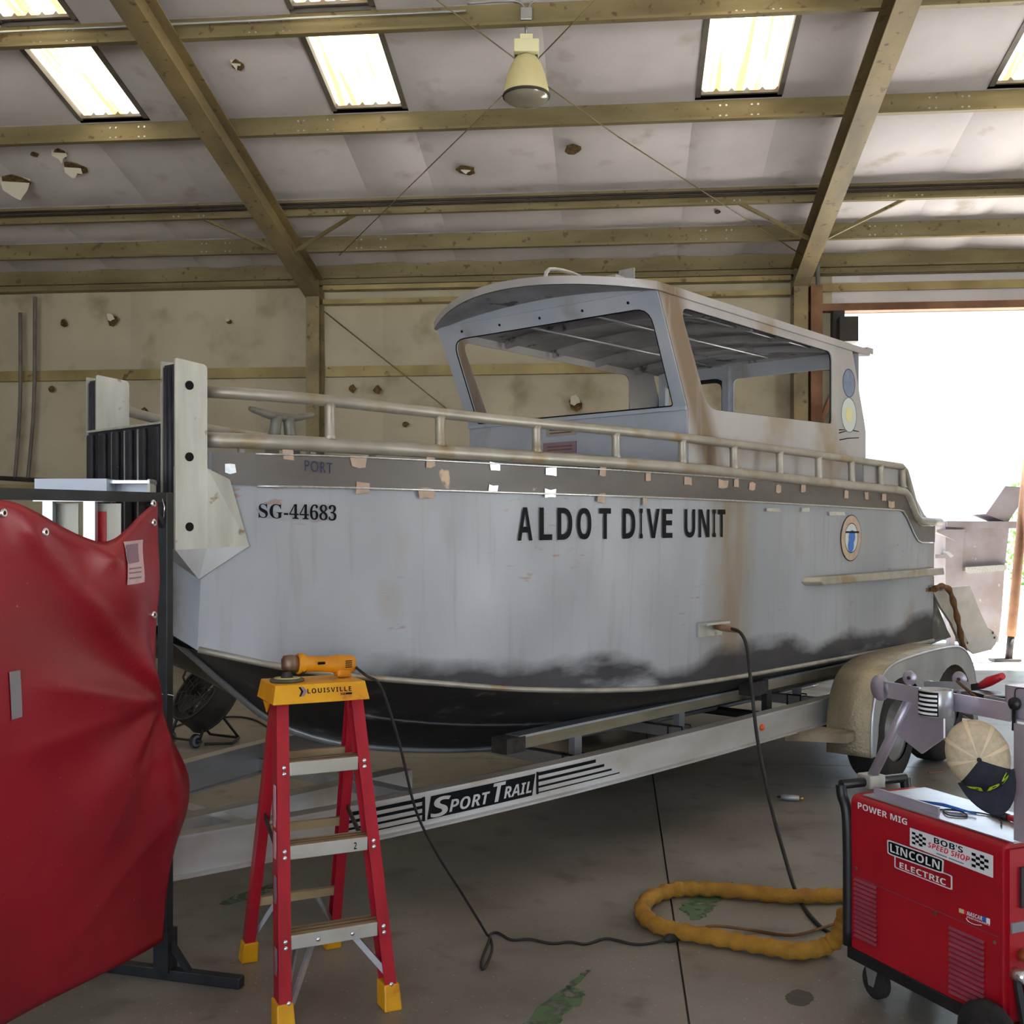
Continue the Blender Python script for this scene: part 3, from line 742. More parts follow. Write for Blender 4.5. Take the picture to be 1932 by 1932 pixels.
# ================================================================== the boat
K = 1.047
def P(s, w, z): return Vector((s * K, w * K, 1.6 + (z - 1.65) * K))
CW = 1.30                                              # centreline
boat = tag(empty('workboat', BOAT), 'bare aluminium workboat with open cabin, raised on the trailer', 'boat')
GUN = [(-3.85, .925), (-3.65, .81), (-3.45, .72), (-3.1, .62), (-2.5, .51), (-2.0, .43), (-1.4, .385), (-.5, .36), (.6, .36), (1.95, .36)]
CHI = [(-3.892, .92, 1.22), (-3.636, .75, 1.145), (-3.341, .65, 1.089), (-3.03, .58, 1.041), (-2.453, .51, .957), (-1.686, .44, .886), (-1.1165, .41, .871), (-.432, .39, .868), (1.0, .385, .865), (1.95, .385, .87)]
KEE = [(-3.95, 1.36), (-3.782, 1.254), (-3.507, 1.022), (-3.263, .835), (-2.873, .687), (-2.172, .555), (-1.545, .50), (0.0, .47), (1.95, .47)]
def gz(s):                                             # top of the side plate
    if s < 1.30: return 1.965 - .012 * max(0, s + 1) / 2.3
    if s > 1.68: return 1.725
    t = (s - 1.30) / .38; t = t * t * (3 - 2 * t); return 1.955 + (1.725 - 1.955) * t
def gun_at(s): return (s, tab(GUN, s), gz(s))
def side_old(s, z):                                    # port side surface: w at (s, z), old units
    c = max(-3.892, min(s, 1.95)); zc = tab(CHI, c, 2); wc = tab(CHI, c); wg = tab(GUN, s); t = (z - zc) / (1.965 - zc)
    return wc + (wg - wc) * t
def hull_pix(px, py, off=0.0):                         # pixel to port side surface, old units (s, z)
    w = .45
    for _ in range(12):
        q = BOAT.pix(px, py, w * K); s = q.x / K; z = 1.65 + (q.z - 1.6) / K
        w = side_old(s, z)
    return s, z
def on_side(s, z, out=0.004): return P(s, side_old(s, z) - out, z)

def mir(p): return (p[0], 2 * CW - p[1], p[2])
NS = 60
def station(t):
    sg = -3.85 + t * (1.95 + 3.85); sc = -3.892 + t * (1.95 + 3.917); sk = -3.95 + t * (1.95 + 3.95)
    return gun_at(sg), (sc, tab(CHI, sc), tab(CHI, sc, 2)), (sk, CW, tab(KEE, sk))
def side_mesh(fl):
    def fn(u, v):
        g, c, k = station(u); p = [c[i] + (g[i] - c[i]) * v for i in range(3)]
        if fl: p = mir(p)
        return P(*p)
    return MB().grid(fn, NS, 5)
hull = side_mesh(False).build('hull_side', HULL, boat)
side_mesh(True).build('hull_side', HULL, boat)
def bot(fl):
    def fn(u, v):
        g, c, k = station(u); p = [k[i] + (c[i] - k[i]) * v for i in range(3)]
        p[2] -= .035 * math.sin(PI * v) * (1 - u) ** 2
        if fl: p = mir(p)
        return P(*p)
    return MB().grid(fn, NS, 8)
m1 = bot(False); m2 = bot(True); m1.add(m2.v, m2.f, True)
bottom = m1.build('hull_bottom', HULLB, boat)
g0, c0, k0 = station(0)
stem = (-3.94, CW, 1.93)
MB().add([P(*g0), P(*c0), P(*k0), P(*stem), P(*mir(g0)), P(*mir(c0))], [(0, 1, 2, 3), (3, 2, 5, 4)]).build('bow_plate', ALUD, boat)
g1, c1, k1 = station(1)
MB().add([P(*g1), P(*c1), P(*k1), P(*mir(c1)), P(*mir(g1))], [(0, 1, 2, 3, 4)]).build('transom', ALU, boat)
# bottom running on behind the transom
mb = MB()
va = [c1, k1, mir(c1)]; vs = [P(*p) for p in va] + [P(p[0] + .38, p[1], p[2]) for p in va] + [P(p[0], p[1], p[2] + .35) for p in (va[0], va[2])] + [P(p[0] + .3, p[1], p[2] + .06) for p in (va[0], va[2])]
mb.add(vs, [(0, 3, 4, 1), (1, 4, 5, 2), (0, 6, 8, 3), (2, 5, 9, 7), (3, 8, 9, 5, 4), (6, 7, 9, 8)])
mb.build('stern_extension', HULLB, boat)
# chine flange and spray strakes
def chain(fn, n=50): return [fn(i / n) for i in range(n + 1)]
for fl in (False, True):
    pts = []
    for i in range(61):
        g, c, k = station(i / 60); p = (c[0], c[1] - .005, c[2] + .004); pts.append(P(*(mir(p) if fl else p)))
    MB().tube(pts, .014, 6).build('chine_strip', PIPEA, boat)
    pts = []
    for i in range(8, 61):
        g, c, k = station(i / 60); v = .52; p = [k[j] + (c[j] - k[j]) * v for j in range(3)]
        p[2] -= .035 * math.sin(PI * v) * (1 - i / 60) ** 2 + .006
        pts.append(P(*(mir(p) if fl else p)))
    MB().tube(pts, .016, 6).build('spray_strake', HULLB, boat)
kp = [P(-3.95 + i / 60 * 5.9, CW, tab(KEE, -3.95 + i / 60 * 5.9) - .008) for i in range(61)]
MB().tube(kp, .018, 6).build('keel_bar', ALU, boat)
# sheer band
def band(fl):
    def fn(u, v):
        s = -3.84 + u * (1.95 + 3.84); zt = gz(s) + .0; zb = zt - .125 + .02 * (s > 5)
        z = zb + (zt - zb) * v
        w = side_old(s, min(z, 1.96)) - .010
        p = (s, w, z)
        return P(*(mir(p) if fl else p))
    return MB().grid(fn, 90, 2)
band_o = band(False).build('sheer_band', BAND, boat)
band(True).build('sheer_band', BAND, boat)
def seamline(zo, r, m, name, s0=-3.7, s1=1.9):
    pts = []
    for i in range(81):
        s = s0 + i / 80 * (s1 - s0); z = gz(s) + zo; pts.append(on_side(s, min(z, 1.96), .012))
    return MB().tube(pts, r, 5).build(name, m, boat)
seamline(-.128, .006, WELD, 'weld_seam'); seamline(-.004, .005, WELD, 'weld_seam')
# ground-bright and tan patches on the band, where old brackets were cut off
patch = [(540, 858, 22, 'p'), (672, 870, 30, 'p'), (808, 871, 16, 'p'), (930, 880, 20, 'w'), (1036, 890, 20, 'w'), (1133, 888, 12, 'p'), (1218, 898, 10, 'p'), (1294, 907, 16, 'p'), (1360, 913, 18, 'p'),
         (1385, 912, 9, 'p'), (1415, 918, 12, 'p'), (1465, 922, 10, 'p'), (1512, 921, 9, 'p'), (1593, 933, 8, 'p'), (1631, 935, 7, 'p'), (1664, 938, 8, 'p'), (926, 923, 18, 'w'), (1034, 931, 20, 'w'),
         (1130, 940, 14, 'p'), (1212, 945, 8, 'p'), (680, 921, 26, 'p'), (800, 930, 30, 'p'), (1455, 962, 26, 'w'), (1516, 962, 16, 'w'), (1575, 969, 30, 'w'), (1678, 952, 12, 'p'), (430, 884, 22, 'w')]
for px, py, w_, k_ in patch:
    s, z = hull_pix(px, py); s2, _ = hull_pix(px + w_, py); hw = (s2 - s) / 2; hh = .024 if k_ == 'p' else .02
    if py > 955: hh = .012
    pts = [on_side(s + a * hw * random.uniform(.8, 1.1), z + b * hh * random.uniform(.7, 1.1), .0145) for a, b in ((-1, -1), (0, -1.1), (1, -1), (1, 1), (0, 1), (-1, 1))]
    MB().add(pts, [(0, 1, 2, 3, 4, 5)]).build('ground_patch', WELD if k_ == 'w' else PINKV, band_o)
# rails
def zl(s): return tab([(-3.85, 2.012), (-3.4, 2.003), (-2.5, 1.997), (-1.4, 1.993), (0, 1.975), (1.2, 1.962)], s)
def zu(s): return tab([(-3.85, 2.195), (-3.1, 2.165), (-2.5, 2.152), (-1.4, 2.148), (0, 2.14), (1.35, 2.13)], s)
def rail_w(s): return tab(GUN, s) + (.03 * max(0, (-3.6 - s) / .25) if s < -3.6 else 0)
lowp = [(-3.84 + i / 50 * 5.04, 0, 0) for i in range(51)]
lowp = [(s, rail_w(s) - .004, zl(s)) for s, _, _ in lowp] + [(1.34, .356, 1.955), (1.43, .356, 1.925), (1.55, .356, 1.81), (1.62, .356, 1.766), (1.72, .356, 1.75), (2.04, .356, 1.748)]
upp = [(-3.84 + i / 50 * 5.18, 0, 0) for i in range(51)]
upp = [(s, rail_w(s) + .004, zu(s)) for s, _, _ in upp]
for fl in (False, True):
    f = (lambda p: P(*mir(p))) if fl else (lambda p: P(*p))
    MB().tube(smooth_path([f(p) for p in lowp], 2), .031, 12).build('lower_rail', PIPEA, boat)
    MB().tube([f(p) for p in upp] + [f((1.40, .36, 2.10)), f((1.46, .36, 2.02)), f((1.60, .36, 1.82)), f((1.66, .36, 1.77))], .024, 12).build('upper_rail', PIPEA, boat)
    sx = [hull_pix(x, y)[0] for x, y in ((623, 838), (831, 852), (1013, 862), (1163, 872), (1288, 884), (1385, 893), (1472, 902), (1545, 909), (1607, 916), (1662, 922), (1704, 926))]
    for s in sx:
        w = rail_w(s)
        MB().tube([f((s, w, zl(s) + .02)), f((s, w + .002, zl(s) + .04)), f((s, w + .003, zu(s) - .03)), f((s, w + .004, zu(s) - .012))], [.029, .022, .022, .027], 10).build('stanchion', PIPEA, boat)
    # solid plate filling the aft end of the rail
    poly = [P(*p) for p in ((.78, .39, 2.125), (.78, .39, 1.97), (1.33, .39, 1.97), (1.44, .39, 1.93), (1.56, .39, 1.81), (1.64, .39, 1.77), (1.95, .39, 1.755), (1.83, .39, 1.80), (1.62, .39, 1.95), (1.36, .39, 2.12))]
    pl = [(p.x, p.z) for p in poly]
    y = P(0, .395, 0).y if not fl else P(0, 2 * CW - .395, 0).y
    MB().plate([pl], (0, y, 0), (1, 0, 0), (0, 0, 1), .012).build('bulwark_gusset', CABS, boat)
# decks
dk = []
for i in range(41):
    s = -3.85 + i / 40 * (1.30 + 3.85); dk.append(P(s, tab(GUN, s) + .01, 1.955))
dk2 = [Vector((p.x, 2 * P(0, CW, 0).y - p.y, p.z)) for p in dk]
n = len(dk)
MB().add(dk + dk2, [(i, i + 1, n + i + 1, n + i) for i in range(n - 1)]).build('deck', ALUD, boat)
dk = [P(s, .37, 1.72) for s in (1.30, 1.95)]; dk2 = [Vector((p.x, 2 * P(0, CW, 0).y - p.y, p.z)) for p in dk]
MB().add(dk + dk2, [(0, 1, 3, 2)]).build('aft_deck', ALUD, boat)
# side rub ledge
pa = [(-.15, 1.372), (-.10, 1.40), (1.97, 1.412), (1.99, 1.36), (-.10, 1.348)]
mb = MB()
for w in (.378, .30):
    mb.v += [P(s + (.12 if (w < .35 and s < 0) else 0), w, z) for s, z in pa]
mb.f = [[0, 1, 2, 3, 4], [9, 8, 7, 6, 5]] + [[i, i + 5, (i + 1) % 5 + 5, (i + 1) % 5] for i in range(5)]; mb.sm = [False] * 7
mb.build('rub_ledge', PIPEA, boat, bevel=.008)
# lettering on the side
def side_text(name, body, pxa, pxb, yt0, yb0, yt1, yb1, m, parent, out=.006, **kw):
    tl = hull_pix(pxa, yt0); bl = hull_pix(pxa, yb0); tr = hull_pix(pxb, yt1); br = hull_pix(pxb, yb1)
    def fn(x, y):
        s = (bl[0] * (1 - x) + br[0] * x) * (1 - y) + (tl[0] * (1 - x) + tr[0] * x) * y
        z = (bl[1] * (1 - x) + br[1] * x) * (1 - y) + (tl[1] * (1 - x) + tr[1] * x) * y
        return on_side(s, z, out)
    return lettering(name, body, fn, m, parent, **kw)
side_text('registration_number', serif('SG-44683'), 486, 633, 949, 977, 953, 983, INK, hull)
for word, a, b in (('A', 975, 1003), ('L', 1016, 1040), ('D', 1050, 1078), ('O', 1087, 1114), ('T', 1129, 1151), ('D', 1173, 1197), ('I', 1205, 1211), ('V', 1219, 1243), ('E', 1248, 1267), ('U', 1290, 1310), ('N', 1317, 1337), ('I', 1343, 1349), ('T', 1353, 1367)):
    f = lambda x: (957 + (x - 976) * 4.5 / 391, 1020 - (x - 976) * 7.0 / 391)
    (ta, ba), (tb, bb_) = f(a), f(b)
    side_text('name_lettering', bold(word), a, b, ta, ba, tb, bb_, INK, hull)
side_text('pen_lettering', 'PORT', 570, 622, 868, 889, 874, 894, PEN, band_o, out=.016, spacing=1.2)
# round emblem on the side, two on the cabin
def side_disc(name, pxc, pyc, rx_px, ry_px, m, out, parent, s_rot=0.0, ring=None):
    c = hull_pix(pxc, pyc); e = hull_pix(pxc + rx_px, pyc); t = hull_pix(pxc, pyc - ry_px); rs = e[0] - c[0]; rz_ = t[1] - c[1]
    pts = [on_side(c[0] + rs * x, c[1] + rz_ * y, out) for x, y in ellipse(0, 0, 1, 1, 36)]
    b = MB()
    if ring is None: b.add(pts, [list(range(36))])
    else:
        pin = [on_side(c[0] + rs * x * ring, c[1] + rz_ * y * ring, out) for x, y in ellipse(0, 0, 1, 1, 36)]
        b.add(pts + pin, [(i, (i + 1) % 36, (i + 1) % 36 + 36, i + 36) for i in range(36)])
    return b.build(name, m, parent)
side_disc('emblem_rim', 1604.5, 1015, 19, 44, INK, .0055, hull, ring=.96)
side_disc('emblem_ring', 1604.5, 1015, 18.4, 42.5, PINKV, .0065, hull, ring=.64)
side_disc('emblem_field', 1604.5, 1015, 12.2, 28, PALEV, .006, hull)
side_disc('emblem_rim', 1604.5, 1015, 12.4, 28.5, INK, .007, hull, ring=.95)
side_disc('emblem_helmet', 1605.5, 1013, 6, 13, BLUEV, .0075, hull)
side_disc('emblem_helmet', 1603.5, 1029, 5.5, 13, BLUEV, .0078, hull)
c = hull_pix(1606, 1004)
MB().add([on_side(c[0] + a, c[1] + b, .0082) for a, b in ((-.1, -.006), (.1, -.006), (.1, .006), (-.1, .006))], [(0, 1, 2, 3)]).build('emblem_bar', INK, hull)
# bracket for the ground clamp
s, z = hull_pix(1337, 1180)
mb = MB(); a = on_side(s - .11, z, 0); b = on_side(s + .11, z, 0)
mb.bar(a + Vector((0, -.03, .015)), b + Vector((0, -.03, .015)), .07, .012); mb.bar(a + Vector((0, -.006, -.02)), b + Vector((0, -.006, -.02)), .012, .075)
mb.build('ground_lug', POSTM, boat)
clamp_at = BOAT.wor(on_side(s + .05, z - .01, .03))
# push posts at the bow
def post(w0, w1, s0, s1, ztop, zbot):
    e = tag(MB().plate([rounded([(s0, zbot), (s1, zbot), (s1, ztop), (s0, ztop)], [0, 0, .015, .012])] if False else
            [rounded([(P(s0, 0, 0).x, P(0, 0, zbot).z), (P(s1, 0, 0).x, P(0, 0, zbot).z), (P(s1, 0, 0).x, P(0, 0, ztop - .012).z), (P(s0, 0, 0).x, P(0, 0, ztop).z)], [0, 0, .02, .01])],
            (0, P(0, w0, 0).y + .004, 0), (1, 0, 0), (0, 0, 1), .008).build('push_post', POSTM, boat))
    y0, y1 = P(0, w0, 0).y, P(0, w1, 0).y; x0, x1 = P(s0, 0, 0).x, P(s1, 0, 0).x; zb, zt = P(0, 0, zbot).z, P(0, 0, ztop).z
    MB().bb((x0 + .012, y0 + .008, zb), (x0 + .03, y1 - .008, zt - .02)).build('rubber_face', RUBBER, e)
    for k in range(3):
        yy = y0 + .02 + (y1 - y0 - .04) * k / 2
        MB().cyl((x0 + .012, yy, zb), (x0 + .012, yy, zt - .03), .011, 8).build('rubber_rib', RUBBER, e)
    MB().bb((x0, y1 - .008, zb), (x1 - .02, y1, zt - .004)).build('post_web', POSTM, e)
    MB().bb((x1 - .008, y0 + .008, zb), (x1, y1 - .008, zt - .02)).build('post_web', POSTM, e)
    MB().bb((x0 + .03, y0 + .008, zt - .022), (x1 - .008, y1 - .008, zt - .014)).build('post_cap', POSTM, e)
    return e, y0
pp, py0 = post(.895, .995, -4.0, -3.866, 2.298, 1.60)
sp_, sy0 = post(1.56, 1.645, -3.955, -3.81, 2.305, 1.60)
for py in (727, 862, 994):
    q = BOAT.pix(357, py, py0)
    MB().cyl((q.x, py0 - .0045, q.z), (q.x, py0 + .004, q.z), .0175, 18).build('bolt_hole', INK, pp)
# gusset box under the post
q = lambda px, py: BOAT.pix(px, py, py0 - .002)
A = [q(392, 884), on_side(*hull_pix(428, 905), .02), on_side(*hull_pix(466, 1030), .014), q(391, 1034), q(331, 1038), q(331, 880)]
gm = MB().add(A, [(0, 3, 2, 1), (0, 5, 4, 3)])
for p_ in list(A): gm.v.append(p_ + Vector((0, .012, 0)))
gm.add([], [])
gm.f += [[i_, (i_ + 1) % 6, (i_ + 1) % 6 + 6, i_ + 6] for i_ in range(6)]; gm.sm += [False] * 6
gm.build('post_gusset', POSTM, boat)
ap_ = on_side(*hull_pix(374, 1093), .003); bk = Vector((A[4].x, py0 + .13, A[4].z))
MB().add([A[4], A[3], A[2], ap_, bk], [(0, 3, 1), (1, 3, 2), (0, 4, 3), (4, 2, 3)]).build('gusset_foot', ALU, boat)
# rubber bow pad with ribs between the posts
y0, y1 = P(0, 1.00, 0).y, P(0, 1.56, 0).y; xb = P(-3.985, 0, 0).x; zb, zt = P(0, 0, 1.62).z, P(0, 0, 2.065).z
pad = MB().bb((xb, y0, zb), (xb + .03, y1, zt)).build('bow_pad', RUBBER, boat)
MB().bb((xb - .012, y0, zt), (xb + .06, y1, zt + .008)).build('pad_cap', POSTM, pad)
for k in range(6):
    yy = y0 + .03 + (y1 - y0 - .06) * k / 5
    MB().bb((xb - .02, yy - .022, zb), (xb, yy + .022, zt - .01)).build('pad_rib', RUBBER, pad, bevel=.008)
for k in (1, 2, 3, 4):
    yy = y0 + .03 + (y1 - y0 - .06) * (k + .5) / 5 * .96
    MB().cyl((xb - .004, yy, zb), (xb - .004, yy, zt - .01), .006, 8).build('pad_channel', ALU, pad)
# cleat on the foredeck
cp = BOAT.pix(533, 812, P(0, .93, 0).y); dz = P(0, 0, 1.955).z; cz = BOAT.pix(533, 786, P(0, .93, 0).y).z
cl = MB().tube(smooth_path([cp + Vector((-.165, 0, cz - cp.z + .02)), cp + Vector((-.12, 0, cz - cp.z + .012)), cp + Vector((-.05, 0, cz - cp.z)), cp + Vector((.05, 0, cz - cp.z)), cp + Vector((.12, 0, cz - cp.z + .012)), cp + Vector((.165, 0, cz - cp.z + .02))], 4),
              [.009, .011, .013, .014, .015, .016, .017, .018, .019, .019, .019, .019, .018, .017, .016, .015, .014, .013, .012, .011, .009], 12).build('mooring_cleat', CLEATM, boat)
for sx_ in (-1, 1):
    MB().tube([Vector((cp.x + sx_ * .03, cp.y, cz)), Vector((cp.x + sx_ * .034, cp.y, cz - .035)), Vector((cp.x + sx_ * .055, cp.y, dz + .02)), Vector((cp.x + sx_ * .06, cp.y, dz))], [.026, .024, .032, .04], 10).build('cleat_leg', CLEATM, cl)
MB().bb((cp.x - .1, cp.y - .035, dz), (cp.x + .1, cp.y + .035, dz + .015)).build('cleat_base', CLEATM, cl, bevel=.006)

# ---- cabin
Wp = P(0, .50, 0).y; Ws = P(0, 2.10, 0).y; Wc = (Wp + Ws) / 2
cf = BOAT.pix(1297, 770, Wp); ct = BOAT.pix(1240, 545, Wp)          # sill corner, header corner (port)
zdeck = P(0, 0, 1.955).z
af = P(1.05, 0, 0).x; at_ = BOAT.pix(1606, 661, Wp)
def cab_side(y, name):
    outer = [(cf.x, zdeck), (af, zdeck), (af, BOAT.pix(1632, 814, Wp).z), (BOAT.pix(1629, 794, Wp).x, BOAT.pix(1629, 794, Wp).z), (at_.x, at_.z + .01), (ct.x, ct.z), (cf.x, cf.z)]
    a, b, c_, d = BOAT.pix(1281, 578, Wp), BOAT.pix(1568, 664, Wp), BOAT.pix(1568, 800, Wp), BOAT.pix(1334, 772, Wp)
    hole = rounded([(a.x, a.z), (b.x, b.z), (c_.x, c_.z), (d.x, d.z)], [.09, .07, .03, .10])
    return MB().plate([outer, hole], (0, y, 0), (1, 0, 0), (0, 0, 1), .012).build(name, CABS, boat), hole
cs, hole = cab_side(Wp, 'cabin_side'); cab_side(Ws, 'cabin_side')
# dark cut edge of the window opening
pts = [Vector((x, Wp + .006, z)) for x, z in hole]
MB().tube(pts, .004, 5, closed=True).build('window_edge', INK, cs)
# lower front wall and windscreen frame
MB().plate([rect(Wp, zdeck, Ws, cf.z)], (cf.x, 0, 0), (0, 1, 0), (0, 0, 1), .012).build('cabin_front', ALUD, boat)
ey = Vector((ct.x - cf.x, 0, ct.z - cf.z)); el = ey.length; ey.normalize(); W_ = Ws - Wp
hole = rounded([(.085, .02), (W_ - .085, .02), (W_ - .10, el - .095), (.075, el - .095)], [.02, .02, .10, .10])
ws = MB().plate([rect(0, 0, W_, el), hole], (cf.x, Wp, cf.z), (0, 1, 0), ey, .014).build('windscreen_frame', ALUD, boat)
MB().tube([Vector((cf.x, Wp, cf.z)) + Vector((0, 1, 0)) * x + ey * y + Vector((-.006, 0, 0)) for x, y in hole], .004, 5, closed=True).build('window_edge', INK, ws)
for k in range(5):
    p = Vector((cf.x, Wp + W_ * (.12 + .19 * k), cf.z)) + ey * (el - .05)
    MB().cyl(p + Vector((-.012, 0, 0)), p + Vector((.0, 0, 0)), .008, 8).build('header_bolt', INK, ws)
MB().bar((cf.x - .01, Wp, cf.z), (cf.x - .01, Ws, cf.z), .03, .02).build('sill_bar', ALUD, ws)
# small plates on the front wall
for px, py, w_, h_ in ((1060, 813, .115, .03), (1058, 845, .13, .035)):
    k = (px - CX) / F                                            # plane x = cf.x: solve for y
    best = min((Wp + i * .005 for i in range(int(W_ / .005))), key=lambda y: abs((lambda q: (q.x / q.y))(BOAT.wor((cf.x, y, 0))) - k))
    Yd = BOAT.wor((cf.x, best, 0)).y; zz = H - (py - HY) * Yd / F
    o = MB().bb((cf.x - .012, best - w_, zz - h_), (cf.x - .006, best + w_, zz + h_)).build('data_plate', LGREY if py > 830 else TRAL, boat)
    for r in (-.012, .008):
        MB().bb((cf.x - .014, best - w_ * .75, zz + r - .004), (cf.x - .012, best + w_ * .75, zz + r + .004)).build('plate_print', RUST, o)
# rear bulkhead: door at starboard, open window to port
xr = P(.95, 0, 0).x; zr = P(0, 0, 2.90).z
yd0, yd1 = P(0, 1.54, 0).y, P(0, 2.07, 0).y
doorh = rounded(rect(yd0, zdeck + .08, yd1, P(0, 0, 2.80).z), .09)
winh = rounded(rect(P(0, .58, 0).y, P(0, 0, 2.16).z, P(0, 1.46, 0).y, P(0, 0, 2.80).z), .05)
rb = MB().plate([rect(Wp, zdeck, Ws, zr), doorh, winh], (xr, 0, 0), (0, 1, 0), (0, 0, 1), .012).build('rear_bulkhead', ALUD, boat)
MB().tube([Vector((xr - .008, a, b)) for a, b in doorh], .017, 8, closed=True).build('door_gasket', GASK, rb)
MB().bb((xr - .05, P(0, 1.48, 0).y, zdeck), (xr - .006, P(0, 1.53, 0).y, zr)).build('door_post', ALUD, rb)
MB().bb((xr - .06, Ws - .08, zdeck), (xr - .006, Ws - .02, zr)).build('door_post', ALUD, rb)
# roof with a curved visor
hw = (Ws - Wp) / 2 + .014; yc = (Wp + Ws) / 2; zr0 = ct.z - .008
sfront, saft = P(-1.49, 0, 0).x, P(1.10, 0, 0).x
def roof_fn(off):
    def fn(u, v):
        e = -1 + 2 * v; q = 1 - e * e
        x0 = sfront - .30 * q; x = x0 + (saft - x0) * u
        return Vector((x, yc + hw * e, zr0 + .075 * q * (1 - .3 * u) - .025 * u + off))
    return fn
mb = MB(); nu, nv = 10, 20
mb.grid(roof_fn(.045), nu, nv); nn = len(mb.v); mb.grid(roof_fn(0), nu, nv)
idx = lambda i, j: i * (nv + 1) + j
for j in range(nv):
    for i in (0, nu): mb.f.append([idx(i, j), idx(i, j + 1), idx(i, j + 1) + nn, idx(i, j) + nn]); mb.sm.append(False)
for i in range(nu):
    for j in (0, nv): mb.f.append([idx(i, j), idx(i + 1, j), idx(i + 1, j) + nn, idx(i, j) + nn]); mb.sm.append(False)
cab_roof = mb.build('cabin_roof', CABS, boat)
MB().grid(roof_fn(-.004), 10, 20).build('headliner', ROOFU, cab_roof)
# brow plate between windscreen header and roof
MB().plate([[(0, 0), (W_, 0)] + [(W_ * (1 - i / 16), .02 + .085 * (1 - (1 - 2 * i / 16) ** 2)) for i in range(17)]], (ct.x + .01, Wp, ct.z - .02), (0, 1, 0), (0, 0, 1), .01).build('header_brow', ALUD, cab_roof)
for k in range(6):
    x = sfront + .12 + (saft - sfront - .2) * k / 5
    pts = [Vector((x, yc + hw * e * .93, zr0 + .06 * (1 - e * e) - .02 * k / 5 - .025)) for e in [-1 + 2 * i / 12 for i in range(13)]]
    mb = MB()
    for a, b in zip(pts[:-1], pts[1:]): mb.bar(a, b, .03, .05)
    mb.build('roof_beam', ROOFU, cab_roof)
for e in (-.55, 0, .55):
    MB().bar((sfront + .05, yc + hw * e, zr0 + .01 + .05 * (1 - e * e)), (saft - .05, yc + hw * e, zr0 + .01 + .04 * (1 - e * e)), .04, .04).build('roof_stringer', ROOFU, cab_roof)
for e in (-.8, -.3, .3):
    MB().cyl((sfront + .2, yc + hw * e, zr0 - .03), (saft - .4, yc + hw * e, zr0 - .02), .007, 6).build('wiring_tube', ALU, cab_roof)
MB().bb((saft - .75, yc - .25, zr0 + .01), (saft - .35, yc + .15, zr0 + .035)).build('hatch_frame', ALUB, cab_roof)
# visor tip at the aft port corner
a = Vector((saft, yc - hw, zr0)); MB().bb(a + Vector((-.04, 0, -.005)), a + Vector((.06, .25, .035))).build('aft_visor', CABS, cab_roof)
# roof fittings
def roof_top(px, e):
    y = yc + hw * e; q = BOAT.pix(px, 520, y); return Vector((q.x, y, zr0 + .045 + .075 * (1 - e * e) * .9))
a = roof_top(1030, -.05); b = roof_top(1108, -.05)
hzt = BOAT.pix(1070, 518, a.y).z
MB().tube(smooth_path([a, Vector((a.x + .03, a.y, hzt)), Vector((b.x - .03, b.y, hzt)), b], 5), .012, 8).build('grab_handle', ALUB, cab_roof)
a = roof_top(1115, -.2); b = roof_top(1150, -.2)
MB().tube(smooth_path([a, a + Vector((.05, 0, .08)), b + Vector((0, 0, .08))], 5), .01, 8).build('grab_handle', PIPEA, cab_roof)
c_ = roof_top(1160, -.35)
fit = MB().bb(c_ + Vector((-.04, -.04, -.02)), c_ + Vector((.05, .04, .12))).build('light_bracket', CABS, cab_roof, bevel=.005)
MB().bb(c_ + Vector((.04, -.11, .05)), c_ + Vector((.05, -.0, .16))).build('bracket_plate', ALUB, fit)
c_ = roof_top(842, .93); MB().lathe([(.0, .075), (.02, .07), (.03, .04), (.03, -.03)], c_, n=12).build('running_light', PINKV, cab_roof)
# cabin-side emblems
def cab_ell(name, px, py, rx, ry, m, out, ring=None):
    c_ = BOAT.pix(px, py, Wp); e = BOAT.pix(px + rx, py, Wp); t = BOAT.pix(px, py - ry, Wp); lo = [ellipse(c_.x, c_.z, e.x - c_.x, t.z - c_.z)]
    if ring: lo.append(ellipse(c_.x, c_.z, (e.x - c_.x) * ring, (t.z - c_.z) * ring))
    return MB().plate(lo, (0, Wp - .006 - out, 0), (1, 0, 0), (0, 0, 1), .001).build(name, m, cs)
cab_ell('round_decal', 1600, 723, 11.5, 27, GREYV, .001)
cab_ell('decal_ring', 1600, 723, 11.5, 27, GASK, .002, .95)
cab_ell('oval_decal', 1600, 783, 14.5, 34, PALEV, .001)
cab_ell('decal_ring', 1600, 783, 14.5, 34, GREYV, .002, .93)
cab_ell('decal_shield', 1600, 783, 6, 14, YELV, .002)
for pts in ([(1583, 811), (1593, 811)], [(1583, 817), (1597, 813)], [(1609, 812), (1620, 814)], [(1584, 830), (1600, 827), (1620, 826)]):
    MB().tube([BOAT.pix(x, y, Wp - .007) for x, y in pts], .004, 5).build('decal_line', INK, cs)
